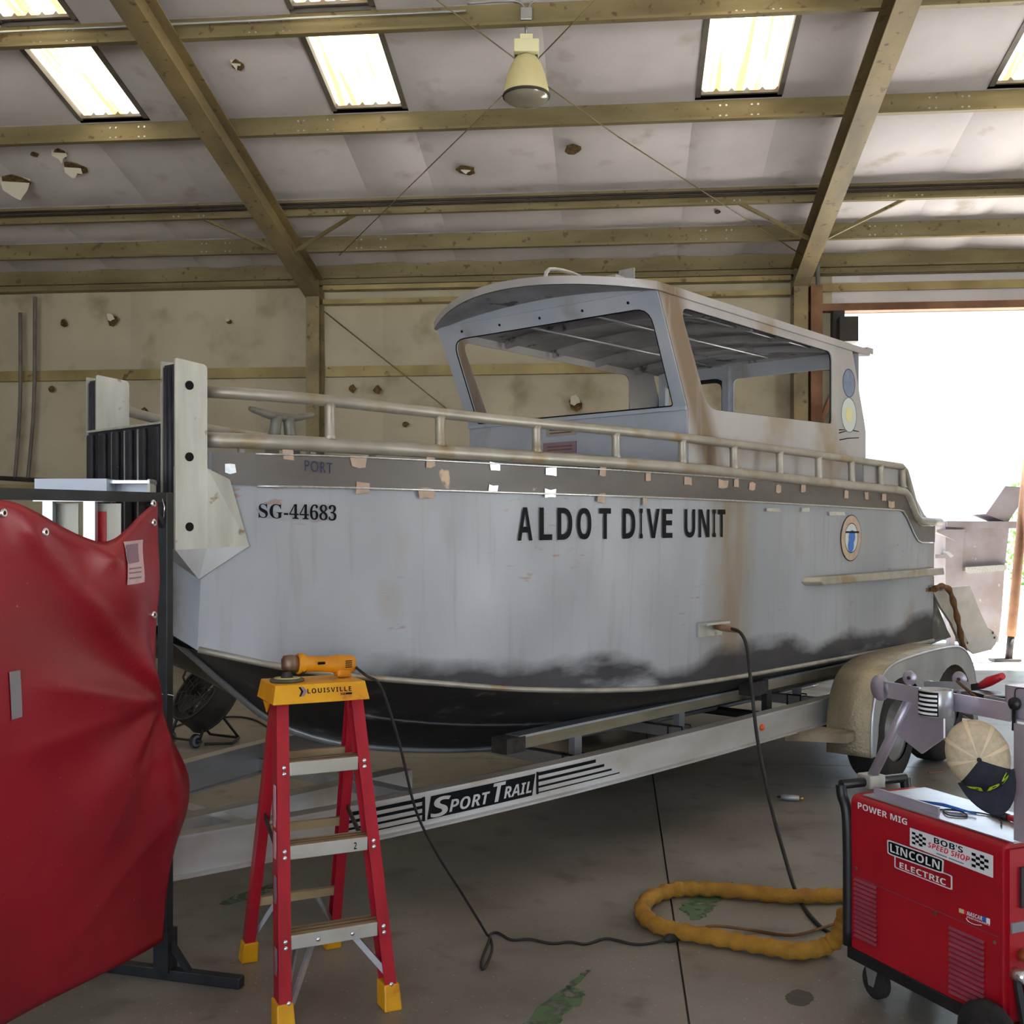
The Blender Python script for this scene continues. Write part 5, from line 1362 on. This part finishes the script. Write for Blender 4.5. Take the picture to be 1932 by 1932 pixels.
for sx_ in (-1, 1):
    x = sx_ * .15 - .05
    MB().tube([(x, -.16, .04), (x, -.04, .26), (x, .04, .36)], .011, 8).build('leg', FANB, fan)
    MB().tube([(x + .05, .22, .02), (x, .0, .3)], .011, 8).build('leg', FANB, fan)
    w_ = MB().lathe([(.0, -.018), (.035, -.018), (.052, -.012), (.052, .012), (.035, .018), (.0, .018)], (x - .02 * sx_, -.17, .052), (1, 0, 0), 18).build('wheel', RUBBER, fan)
    MB().lathe([(.026, -.021), (.044, -.021), (.044, .021), (.026, .021)], (x - .02 * sx_, -.17, .052), (1, 0, 0), 18).build('wheel_ring', WGREY, w_)
MB().cyl((-.24, -.17, .052), (.14, -.17, .052), .009, 8).build('wheel_axle', FANB, fan)
MB().tube([(-.15, .22, .02), (.15, .22, .02), (.27, .02, .02), (.15, -.15, .03)], .011, 8).build('base_tube', FANB, fan)
MB().tube([(-.16, 0, .36), (-.2, -.02, .5), (-.1, -.05, .62), (.04, -.05, .62)], .009, 8).build('handle', FANB, fan)
fc_ = MB().tube(hang([ground(320, 1375, .008), ground(345, 1366, .008), ground(385, 1358, .008), ground(440, 1352, .008), ground(480, 1358, .008), ground(520, 1378, .008), ground(600, 1395, .008)]), .008, 6).build('fan_cord', CORD)
tag(fc_, 'dark cord lying on the floor behind the fan', 'cord')
fc_ = MB().tube(hang([ground(330, 1452, .008), ground(400, 1448, .008), ground(480, 1442, .008), ground(560, 1500, .008), ground(620, 1505, .008), ground(690, 1478, .008), ground(740, 1462, .008)]), .007, 6).build('floor_cable', CORD)
tag(fc_, 'thin black cable lying on the floor under the trailer tongue', 'cable')

# ================================================================== wire-feed welder
welder = tag(empty('welding_machine', WEL), 'red wire-feed welding machine on wheels with logo stickers', 'welder')
L_, Wd, zb, zt = .67, .31, .155, .694
prof = rounded([(0, zb), (Wd, zb), (Wd, zt), (0, zt)], [0, 0, .035, .035], 6)
mb = MB(); n = len(prof)
vs = [(0.0, a, b) for a, b in prof] + [(L_, a, b) for a, b in prof]
mb.add(vs, [tuple(range(n)), tuple(range(2 * n - 1, n - 1, -1))] + [(i, i + n, (i + 1) % n + n, (i + 1) % n) for i in range(n)])
wb = mb.build('case', WELR, welder, bevel=.004)
MB().bb((-.015, -.004, .115), (L_ + .09, Wd + .004, .157)).build('base_frame', BLACKP, welder, bevel=.004)
MB().bb((L_, .012, zb + .02), (L_ + .012, Wd - .012, zt - .02)).build('front_panel', WELR, welder)
MB().bb((L_ + .012, .05, .5), (L_ + .02, .20, .62)).build('control_panel', DARKST, welder)
MB().bb((L_ + .012, .015, .43), (L_ + .018, .10, .46)).build('rating_plate', DUCT, welder)
for y, z, m_ in ((.06, .36, BRASS), (.03, .31, CHROME)):
    MB().cyl((L_ + .01, y, z), (L_ + .06, y, z), .02, 12).build('output_stud', m_, welder)
MB().tube(hang([(L_ + .05, .06, .36), (L_ + .15, .06, .355), (L_ + .25, .1, .25), (L_ + .22, .16, .1)]), .018, 8).build('gun_lead', BRASS, welder)
mb = MB()
for k in range(8): mb.bar((L_ + .02, .03 + .035 * k, .30 - .004 * k), (L_ + .05, .03 + .035 * k, .17), .02, .012)
mb.build('cable_bundle', CORD, welder)
def wq(px, py, off): q = WEL.pix(px, py, 0); return Vector((q.x, -off, q.z))
def wface(c4, off):                                         # pixel corners TL TR BR BL on the side of the case
    p = [wq(x, y, off) for x, y in c4]
    return lambda x, y: ((p[3] * (1 - x) + p[2] * x) * (1 - y) + (p[0] * (1 - x) + p[1] * x) * y)
def wquad(name, c4, off, m, r=None, parent=None, x0=0, x1=1, y0=0, y1=1):
    f = wface(c4, off)
    if r: pts = rounded(rect(x0, y0, x1, y1), r, 4)
    else: pts = rect(x0, y0, x1, y1)
    return MB().add([f(a, b) for a, b in pts], [list(range(len(pts)))]).build(name, m, parent or wb)
def wtext(name, body, c4, off, m, box=(0, 0, 1, 1), parent=None, **kw):
    f = wface(c4, off); a, b, c_, d = box
    return lettering(name, body, lambda x, y: f(a + (c_ - a) * x, b + (d - b) * y), m, parent or wb, **kw)
wtext('model_lettering', bold('POWER MIG'), [(1619, 1513), (1712, 1545), (1712, 1557), (1619, 1525)], .0015, WHITE)
LN = [(1674.5, 1583), (1782, 1622), (1780.5, 1649), (1675.5, 1611)]
EL = [(1688, 1612), (1797.5, 1652), (1797.5, 1680), (1688, 1637)]
wquad('logo_outline', EL, .0012, WHITE, .08); wquad('logo_panel', EL, .0018, WELR, .07, None, .025, .975, .08, .93)
lo_ = wquad('logo_outline', LN, .0022, WHITE, .10); wquad('logo_panel', LN, .0028, INK, .08, None, .025, .975, .09, .91)
wtext('logo_lettering', bold('LINCOLN'), LN, .0036, WHITE, (.06, .22, .94, .80))
wtext('logo_lettering', bold('ELECTRIC'), EL, .0026, WHITE, (.10, .16, .90, .60))
BS = [(1718.5, 1561), (1876, 1614), (1876, 1656.5), (1718.5, 1595)]
wquad('shop_sticker', BS, .0042, WHITE, .02)
wtext('shop_lettering', bold("BOB'S"), BS, .005, INK, (.31, .62, .66, .92))
wtext('shop_lettering', boldit('SPEED SHOP'), BS, .005, REDV, (.235, .30, .74, .58))
wquad('sticker_small_print', BS, .005, GREYV, None, None, .34, .47, .11, .17); wquad('sticker_small_print', BS, .005, GREYV, None, None, .49, .67, .11, .17)
f = wface(BS, .005)
for x0, x1 in ((.03, .21), (.76, .95)):
    for i in range(4):
        for j in range(5):
            if (i + j) % 2 == 0:
                a, b = x0 + (x1 - x0) * i / 4, .16 + .66 * j / 5 + .04 * (i / 3)
                MB().add([f(p, q_) for p, q_ in rect(a, b, a + (x1 - x0) / 4, b + .66 / 5)], [(0, 1, 2, 3)]).build('checker_square', INK, wb)
NS_ = [(1810, 1713), (1870, 1734), (1870, 1751), (1810, 1729)]
wquad('racing_sticker', NS_, .0015, YELV, None, None, 0, .16, .5, 1); wquad('racing_sticker', NS_, .0015, REDV, None, None, .16, .26, .5, 1); wquad('racing_sticker', NS_, .0015, BLUEV, .05, None, .7, .86, .45, 1)
wquad('racing_sticker', NS_, .0015, WHITE, .08, None, .86, .98, .35, 1)
wtext('racing_lettering', boldit('NASCAR'), NS_, .002, WHITE, (.26, .5, .74, .98)); wtext('racing_lettering', bold('PERFORMANCE'), NS_, .002, WHITE, (.26, .2, .98, .4))
MB().tube(smooth_path([wface(NS_, .002)(a, b) for a, b in ((.24, .15), (.3, -.15), (.5, -.25), (.72, -.05))], 5), .0012, 5).build('racing_sticker', WHITE, wb)
f = wface([(1592, 1643), (1884, 1767), (1884, 1769), (1592, 1645)], .001)
MB().add([f(a, b) for a, b in rect(0, 0, 1, 1)], [(0, 1, 2, 3)]).build('case_seam', WELRD, wb)
for x0, x1, z0_, z1_ in ((.022, .135, .20, .41), (.46, .60, .17, .385)):
    for k in range(13):
        z = z0_ + (z1_ - z0_) * k / 13
        MB().add([(x0, -.001, z), (x1, -.001, z), (x1, -.0065, z + .004), (x0, -.0065, z + .004), (x0, -.001, z + .012), (x1, -.001, z + .012)], [(0, 1, 2, 3), (3, 2, 5, 4)]).build('vent_louvre', WELRD, wb)
for x, z in ((.03, .44), (.40, .40), (.64, .39)): MB().cyl((x, -.004, z), (x, 0, z), .006, 8).build('screw', GEARM, wb)
# top sheet with odds and ends
MB().bb((.04, .02, zt), (L_ + .02, Wd - .01, zt + .004)).build('top_sheet', ALUB, welder)
MB().bb((.06, .05, zt + .004), (.36, .058, zt + .03)).build('sheet_lip', TRAYP, welder)
# handle
MB().cyl((-.05, 0, .715), (-.05, .29, .715), .017, 12).build('handle_grip', BLACKP, welder)
for y in (0, .29):
    MB().tube(smooth_path([(-.05, y, .715), (-.045, y, .68), (-.02, y, .62), (-.012, y, .45), (-.012, y, .16)], 4), .019, 8).build('handle_arm', BLACKP, welder)
# wheels and casters
for y in (.045, Wd - .045):
    c_ = MB().lathe([(.0, -.018), (.045, -.018), (.058, -.012), (.058, .012), (.045, .018), (.0, .018)], (.08, y, .058), (0, 1, 0), 20).build('caster', TYRE, welder)
    for dy in (-.024, .024): MB().plate([[(.05, .118), (.115, .118), (.092, .045), (.068, .045)]], (0, y + dy, 0), (1, 0, 0), (0, 0, 1), .003).build('caster_fork', PIPE, c_)
    MB().bb((.04, y - .032, .108), (.12, y + .032, .118)).build('caster_plate', PIPE, c_)
for y in (-.045, Wd + .045):
    w_ = MB().lathe([(.0, -.02), (.07, -.02), (.10, -.018), (.115, -.01), (.115, .01), (.10, .018), (.07, .02), (.0, .02)], (.66, y, .115), (0, 1, 0), 28).build('wheel', TYRE, welder)
    MB().lathe([(.0, -.024), (.06, -.022), (.07, -.018), (.07, .018), (.06, .022), (.0, .024)], (.66, y, .115), (0, 1, 0), 24).build('wheel_hub', DARKST, w_)
# things on the welder's top
pl = empty('pliers', WEL); tag(pl, 'red-handled welding pliers on the welder top', 'pliers')
MB().tube(smooth_path([(.50, .20, zt + .014), (.54, .22, zt + .016), (.62, .24, zt + .014)], 4), .009, 8).build('handle', TREDH, pl); MB().tube(smooth_path([(.50, .205, zt + .014), (.55, .19, zt + .016), (.62, .18, zt + .014)], 4), .009, 8).build('handle', TREDH, pl)
MB().tube([(.50, .203, zt + .014), (.46, .205, zt + .014), (.41, .21, zt + .012)], [.012, .012, .005], 8).build('jaws', DARKST, pl)
rd = MB().tube([(.20, .10, zt + .012), (.30, .13, zt + .016), (.42, .15, zt + .012)], [.003, .006, .003], 6).build('scribe', BLUEV, None); rd.location = (WEL.o.x, WEL.o.y, 0); rd.rotation_euler = (0, 0, WEL.ang)
tag(rd, 'slim blue marking tool lying on the welder top', 'tool')
wr = MB().tube(smooth_path([(.30, .08, zt + .007), (.36, .14, zt + .008), (.42, .11, zt + .007), (.38, .07, zt + .008), (.33, .12, zt + .009), (.45, .20, zt + .007), (.55, .12, zt + .007)], 6), .0025, 6).build('wire_offcut', DARKST, None); wr.location = (WEL.o.x, WEL.o.y, 0); wr.rotation_euler = (0, 0, WEL.ang)
tag(wr, 'tangled dark wire offcut on the welder top', 'wire')

# ================================================================== tool tray clamped to the welder handle
tray = tag(empty('tool_tray', WEL), 'shop-made aluminium tool tray on a post above the welder', 'tool tray')
MB().bb((-.085, .10, .695), (-.015, .17, .742)).build('clamp_block', POSTM, tray, bevel=.004)
MB().cyl((-.045, .135, .735), (.15, .135, 1.05), .018, 14).build('stem', TRAYP, tray)
MB().plate([[(.10, .90), (.20, .86), (.30, .93), (.30, 1.05), (.14, 1.05), (.06, .93)]], (0, .135, 0), (1, 0, 0), (0, 0, 1), .008).build('stem_gusset', TRAYP, tray)
MB().bb((.10, .05, 1.05), (.80, .26, 1.056)).build('tray_floor', TRAYP, tray)
MB().bb((.115, .044, 1.045), (.655, .052, 1.10)).build('tray_apron', TRAYP, tray)
MB().bb((.10, .252, 1.05), (.80, .26, 1.09)).build('tray_back', TRAYP, tray)
MB().lathe([(.0, .0), (.045, .0), (.045, .006), (.0, .006)], (.095, .05, 1.075), (0, -1, 0), 20).build('tray_disc_end', TRAYP, tray)
RX = .415
ring = MB().lathe([(.05, 0), (.052, .002), (.052, .083), (.05, .085), (.046, .083), (.046, .002), (.05, 0)], (RX, -.012, 1.03), (0, 0, 1), 32).build('cup_ring', ALUB, tray)
def arc_quad(a0, a1, z0_, z1_, m, nm):
    n_ = 8; vs = []
    for i in range(n_ + 1):
        a = a0 + (a1 - a0) * i / n_
        for z in (z0_, z1_): vs.append((RX + .0528 * math.cos(a), -.012 + .0528 * math.sin(a), z))
    return MB().add(vs, [(2 * i, 2 * i + 2, 2 * i + 3, 2 * i + 1) for i in range(n_)]).build(nm, m, ring)
A0, A1 = math.radians(-142), math.radians(-36)
arc_quad(A0, A1, 1.035, 1.11, INK, 'flag_decal')
for k in range(5):
    n_ = 8; z0_ = 1.039 + k * .014; a0 = A0 if k < 3 else math.radians(-112)
    vs = []
    for i in range(n_ + 1):
        a = a0 + (math.radians(-40) - a0) * i / n_
        for z in (z0_, z0_ + .007): vs.append((RX + .0534 * math.cos(a), -.012 + .0534 * math.sin(a), z))
    MB().add(vs, [(2 * i, 2 * i + 2, 2 * i + 3, 2 * i + 1) for i in range(n_)]).build('flag_stripe', WHITE, ring)
MB().bb((.62, .06, 1.056), (.80, .066, 1.15)).build('tray_plate', TRAYP, tray); MB().bb((.62, .06, 1.056), (.626, .2, 1.15)).build('tray_plate', TRAYP, tray)
MB().bb((.50, .10, 1.056), (.60, .106, 1.10)).build('tray_divider', ALUB, tray); MB().bb((.50, .106, 1.056), (.506, .22, 1.10)).build('tray_divider', ALUB, tray)
MB().bb((.675, .035, .70), (.80, .041, 1.045)).build('side_plate', TRAYP, tray)
def wthing(name, mb, m, label, cat, group=None):
    o = mb.build(name, m); o.location = (WEL.o.x, WEL.o.y, 0); o.rotation_euler = (0, 0, WEL.ang); return tag(o, label, cat, group)
def mandrel(x, y, label):
    e = tag(empty('grinding_disc', WEL), label, 'disc')
    MB().cyl((x, y, 1.056), (x, y, 1.095), .008, 8).build('shank', CHROME, e); MB().lathe([(.0, -.004), (.024, -.004), (.026, 0), (.024, .004), (.0, .004)], (x, y, 1.118), (.3, -1, 0), 18).build('pad', TRAYP, e)
    MB().lathe([(.0, .0045), (.006, .0045), (.006, .008), (.0, .008)], (x, y, 1.118), (.3, -1, 0), 10).build('pad_screw', DARKST, e)
mandrel(.19, .09, 'left of two pale disc pads standing in the tool tray'); mandrel(.28, .22, 'right of two pale disc pads, nearer the red handle')
e = tag(empty('air_sander', WEL), 'black air sander with flat body lying in the tool tray', 'tool')
MB().plate([rounded([(.40, .14), (.52, .10), (.55, .16), (.44, .22)], .02)], (0, 0, 1.085), (1, 0, 0), (0, 1, 0), .03).build('sander_body', BLACKP, e, bevel=.004); MB().cyl((.42, .17, 1.06), (.50, .15, 1.07), .012, 8).build('sander_handle', DARKST, e)
e = tag(empty('wire_brush', WEL), 'red-handled wire brush leaning at the back of the tool tray', 'brush')
MB().tube([(.36, .232, 1.105), (.40, .228, 1.125), (.46, .222, 1.15)], [.012, .016, .011], 10).build('handle', TREDH, e); MB().bar((.36, .232, 1.105), (.24, .232, 1.075), .012, .02).build('brush_head', DARKST, e)
wthing('steel_angle', MB().bar((.13, .19, 1.066), (.34, .185, 1.09), .05, .006).bar((.13, .212, 1.078), (.34, .207, 1.102), .005, .03), ALU, 'bent grey steel angle lying across the tool tray', 'offcut')
wthing('tin', MB().lathe([(.0, 0), (.04, 0), (.04, .028), (.0, .028)], (.25, .10, 1.0565), n=20), ALUB, 'shiny flat tin lying in the tool tray behind the cup ring', 'tin')
wthing('steel_rod', MB().cyl((.33, .16, 1.12), (.52, .075, 1.08), .005, 8), BROWNL, 'thin brown rod lying slantwise across the tool tray', 'rod')
# strap with padlock-like knob hanging over the tray
e = tag(empty('face_shield_strap', WEL), 'black strap with a round knob hanging from the tray plate', 'strap')
MB().lathe([(.0, -.01), (.018, -.008), (.02, 0), (.018, .008), (.0, .01)], (.665, .05, 1.10), (0, -1, 0), 14).build('knob', BLACKP, e); MB().bar((.665, .05, 1.09), (.665, .048, 1.02), .006, .014, (1, 0, 0)).build('strap', BLACKP, e); MB().tube(smooth_path([(.665, .05, 1.12), (.67, .05, 1.145), (.70, .055, 1.15)], 4), .002, 5).build('cord', BLACKP, e)

# ================================================================== trucker cap hanging from the tray
hx, hz, hy = .645, .955, -.075
hat = tag(empty('baseball_cap', WEL), 'tan mesh cap with navy front and bill, hanging from the tray', 'cap')
view = Vector((-.05, -1.0, .12)).normalized()
# dome axes: out towards the viewer, up the way the cap hangs
tl_ = math.radians(20); sd = Vector((.716, .696, 0)); upv = Vector((0, 0, 1))
hr = sd * math.cos(tl_) + upv * math.sin(tl_); hu = upv * math.cos(tl_) - sd * math.sin(tl_); hc = Vector((hx, hy, hz)); ho = Vector((.69, -.71, .14)).normalized()
def dome(ang, t, off=0.0):                               # t 0 at the button, 1 at the rim
    r = math.sin(t * PI / 2); dpt = math.cos(t * PI / 2)
    return hc + hr * (.088 + off) * r * math.cos(ang) + hu * ((.105 + off) * r * math.sin(ang) - .012 * (1 - t)) + ho * ((.085 + off) * dpt)
def sector(a0, a1, m, nm, off=0.0, n1=14, n2=10, t0=0.0, t1=1.0):
    return MB().grid(lambda u, v: dome(a0 + (a1 - a0) * u, t0 + (t1 - t0) * v, off), n1, n2).build(nm, m, hat)
D = math.radians
sector(D(-35), D(215), HATM, 'mesh_panel', n1=30)
sector(D(215), D(325), HATN, 'front_panel', .001, 16)
for a in (90, 40, 140, 3, 180): sector(D(a - 4), D(a + 4), HATS, 'seam_tape', .0015, 2)
sector(D(-35), D(325), HATS, 'sweat_band', -.002, 36, 2, .93, 1.0)
MB().lathe([(.0, .005), (.006, .003), (.007, 0)], dome(0, 0, .001), ho, 10).build('button', HATN, hat)
def brim(u, v):
    a = D(218 + (322 - 218) * u); e = dome(a, 1.0); dn = -hu * (.075 * math.sin(PI * u) ** .6) * v
    return e + dn + ho * (.03 * v * (1 - (2 * u - 1) ** 2) - .012 * v) + hr * (.01 * v * (2 * u - 1))
bm = MB().grid(brim, 16, 6).build('bill', HATN, hat); bm.modifiers.new('thickness', 'SOLIDIFY').thickness = .004
lettering('cap_lettering', boldit('APS'), lambda x, y: dome(D(226 + 92 * x), .62 + .2 * (1 - y), .004), LIME, hat, spacing=1.1)
MB().tube(smooth_path([dome(D(75), 1), dome(D(90), 1) + hu * .02, dome(D(110), 1)], 4), .003, 6).build('strap', HATN, hat)

# ================================================================== hoses and leads on the floor
sl = hang([BOAT.wor((0, 0, 0)) * 0 + ground(1640, 1690, .034), ground(1560, 1690, .034), ground(1480, 1690, .034), ground(1400, 1682, .034), ground(1320, 1677, .034), ground(1265, 1680, .034), ground(1222, 1698, .034), ground(1213, 1722, .034), ground(1240, 1746, .034), ground(1300, 1760, .034), ground(1370, 1772, .034), ground(1440, 1785, .034), ground(1505, 1794, .034),
           ground(1555, 1786, .034), at(1585, 1762, 4.15), at(1598, 1725, 4.12), WEL.wor((-.04, .12, .24)), WEL.wor((.03, .14, .26))])
rad = [.031 + .004 * math.sin(i * 1.7) + .003 * random.random() for i in range(len(sl))]
hose = MB().tube(sl, rad, 12).build('sleeved_welding_lead', SLEEV)
tag(hose, 'mustard leather-sleeved welding lead looped on the floor beside the welder', 'hose')
gc = hang([clamp_at + Vector((.06, -.05, -.005)), at(1398, 1195, 5.95), at(1410, 1225, 5.9), at(1418, 1300, 5.75), at(1430, 1400, 5.6), at(1452, 1510, 5.35), at(1482, 1620, 5.05), ground(1505, 1690, .01), ground(1535, 1735, .01), ground(1575, 1765, .01), WEL.wor((-.04, .2, .1)), WEL.wor((.02, .22, .2))])
glead = tag(empty('ground_lead', loc=(0, 0, 0)), 'black ground cable clamped to the hull and running to the floor', 'cable')
MB().tube(gc, .0095, 8).build('cable', CORD, glead)
MB().tube([clamp_at + Vector((-.02, .02, .01)), clamp_at + Vector((.01, -.03, 0)), clamp_at + Vector((.10, -.06, -.015))], [.022, .02, .013], 10).build('clamp', RUST, glead)
bl_ = hang([BOAT.wor(BOAT.pix(x, y, P(0, .33, 0).y)) for x, y in ((1762, 1112), (1775, 1106), (1790, 1112), (1800, 1140), (1808, 1175), (1815, 1210), (1822, 1240), (1830, 1262), (1838, 1290))])
o = MB().tube(bl_, [.022 + .005 * math.sin(i * .9) for i in range(len(bl_))], 10).build('sleeved_torch_lead', BROWNL)
tag(o, 'brown leather-sleeved torch lead draped over the pale stern plate', 'hose')
# small air tool on the floor
p0 = ground(1466, 1503, .02); p1 = ground(1516, 1507, .02)
e = tag(empty('air_die_grinder', loc=(p0.x, p0.y, 0)), 'small pen-like air grinder lying on the floor under the boat', 'tool')
q0 = Vector((0, 0, .02)); q1 = p1 - p0 + Vector((0, 0, .02)); q1.z = .02
MB().tube([q0.lerp(q1, .15), q0.lerp(q1, .2), q0.lerp(q1, .8), q0.lerp(q1, .85)], [.012, .02, .018, .012], 12).build('barrel', ALU, e)
MB().tube([q0, q0.lerp(q1, .15)], [.005, .008], 8).build('collet', DARKST, e); MB().tube([q0.lerp(q1, .85), q1], [.011, .008], 8).build('air_inlet', BRASS, e)
# scrap on the floor near the wheels
o = MB().bar(ground(1752, 1458, .006), ground(1778, 1455, .006), .02, .006).build('rusty_scrap', RUST); tag(o, 'little rusty scrap of metal on the floor behind the cap', 'scrap')

# ================================================================== high-bay lamp
lp = at(993, 130, 9.25)
lamp = tag(empty('high_bay_lamp', loc=(lp.x, lp.y, 0)), 'cream bell-shaped high-bay lamp hanging from a purlin', 'lamp')
def lz(y): return H - (y - HY) * 9.25 / F
MB().lathe([(.05, lz(105)), (.09, lz(110)), (.125, lz(122)), (.16, lz(142)), (.188, lz(170)), (.196, lz(181)), (.19, lz(181)), (.18, lz(168)), (.15, lz(142))], n=32).build('bell_housing', LAMPH, lamp)
MB().lathe([(.192, lz(181)), (.185, lz(187)), (.15, lz(193)), (.09, lz(197)), (.0, lz(199))], n=32).build('lens', LENS, lamp)
MB().lathe([(.199, lz(179)), (.203, lz(181)), (.199, lz(184)), (.19, lz(184))], n=32).build('lens_rim', DARKST, lamp)
MB().bb((-.105, -.08, lz(104)), (.105, .08, lz(80))).build('ballast_box', LAMPB, lamp, bevel=.008)
MB().bb((-.055, -.05, lz(80)), (.055, .05, lz(68))).build('splice_box', LAMPB, lamp, bevel=.006)
MB().cyl((0, 0, lz(70)), (0, 0, lz(40)), .012, 10).build('stem', PIPE, lamp)
MB().bb((-.05, -.05, lz(42)), (.05, .05, lz(18))).build('junction_box', PIPE, lamp, bevel=.006)
for sx_ in (-1, 1): MB().bb((sx_ * .085 - .012, -.012, lz(112)), (sx_ * .085 + .012, .012, lz(102))).build('yoke', DARKST, lamp)
MB().tube(smooth_path([Vector((0, 0, lz(20))), Vector((-.06, 0, lz(4))), Vector((-.2, .02, lz(0))), Vector((-.5, .05, lz(1)))], 5), .01, 8).build('flex_conduit', PIPE, lamp)
MB().tube(smooth_path([Vector((.01, 0, lz(20))), Vector((.04, 0, lz(6))), Vector((.10, .02, lz(-2)))], 5), .01, 8).build('flex_conduit', PIPE, lamp)

# ================================================================== outside the door
YD = 15.4
def od(px, py, dy=0.0): return at(px, py, YD + dy)
base = od(1838, 1010 + F * H / YD)
bin_ = tag(empty('scrap_bin', loc=(0, 0, 0)), 'battered grey steel scrap bin standing outside the door', 'bin')
gy_ = HY + F * H / YD
def quadbox(name, m, f4, dep, parent, fwd=0.0):            # front outline in pixels, extruded away
    a = [od(x, y) + Vector((0, -fwd, 0)) for x, y in f4]; b = [od(x, y) + Vector((dep[0], dep[1], 0)) for x, y in f4]; n_ = len(f4)
    mb = MB(); mb.add(a + b, [tuple(range(n_))[::-1], tuple(range(n_, 2 * n_))] + [(i, (i + 1) % n_, (i + 1) % n_ + n_, i + n_) for i in range(n_)])
    return mb.build(name, m, parent)
quadbox('bin_body', DUMP, [(1817, 990), (1905, 988), (1896, 1070), (1890, 1160), (1884, 1212), (1842, 1216), (1812, 1150)], (-.3, 1.0), bin_)
quadbox('bin_side', DUMP, [(1783, 985), (1818, 990), (1813, 1110), (1800, 1180), (1783, 1100)], (-.1, .5), bin_, .02)
quadbox('bin_rim', DUMP, [(1784, 983), (1926, 984), (1926, 997), (1816, 996), (1784, 994)], (-.1, 1.1), bin_, .05)
quadbox('bin_rib', WELD, [(1817, 1070), (1895, 1065), (1894, 1076), (1824, 1082), (1817, 1078)], (0, -.08), bin_)
quadbox('bin_rib', DUMP, [(1763, 1046), (1786, 1046), (1786, 1053), (1763, 1053)], (0, .1), bin_, .03)
quadbox('bin_hook', DUMP, [(1764, 999), (1818, 999), (1812, 1016), (1798, 1020), (1764, 1004)], (0, .1), bin_, .07)
quadbox('bin_lid', DUMP, [(1859, 970), (1896, 917), (1945, 920), (1900, 986)], (.1, .7), bin_, .02)
quadbox('bin_leg', DUMP, [(1850, 1205), (1870, 1205), (1870, gy_), (1850, gy_)], (0, .1), bin_); quadbox('bin_leg', DUMP, [(1790, 1105), (1802, 1120), (1802, gy_), (1790, gy_)], (0, .1), bin_)
g = ground(1903, 1247)
pole = tag(empty('prop_pole', loc=(g.x, g.y, 0)), 'leaning rusty pole with dark foot at the open door', 'pole')
topp = at(1940, 860, g.y) - Vector((g.x, g.y, 0)); mid = topp * .12
MB().cyl(mid, topp, .06, 10).build('pole_tube', RUST, pole); MB().cyl((0, 0, .02), mid, .045, 10).build('pole_foot', DARKST, pole)
MB().bb((-.22, -.1, 0), (.12, .1, .03)).build('foot_plate', DARKST, pole)
shr = empty('leafy_shrub', loc=(at(1990, 1010, 30).x, 30, -.3)); tag(shr, 'green leafy shrub in the glare beyond the yard', 'shrub')
mb = MB()
for k in range(1600):
    a = random.uniform(0, 2 * PI); r = random.random() ** .5 * 1.5; z = random.uniform(.4, 4.0); r *= math.sin(PI * min(1, z / 4.2)) + .2
    c_ = Vector((r * math.cos(a), r * math.sin(a), z)); d = Vector((random.uniform(-1, 1), random.uniform(-1, 1), random.uniform(-1, 1))).normalized() * .11; e_ = d.orthogonal().normalized() * .06
    mb.add([c_ - d, c_ + e_, c_ + d, c_ - e_], [(0, 1, 2, 3)])
fo = mb.build('foliage', GLEAF, shr); fo['kind'] = 'stuff'
for k in range(5): MB().tube([(0, 0, 0), (.3 * math.cos(k * 1.3), .3 * math.sin(k * 1.3), 1.2), (.8 * math.cos(k * 1.3), .8 * math.sin(k * 1.3), 3)], [.06, .04, .015], 6).build('stem', BARK, shr)
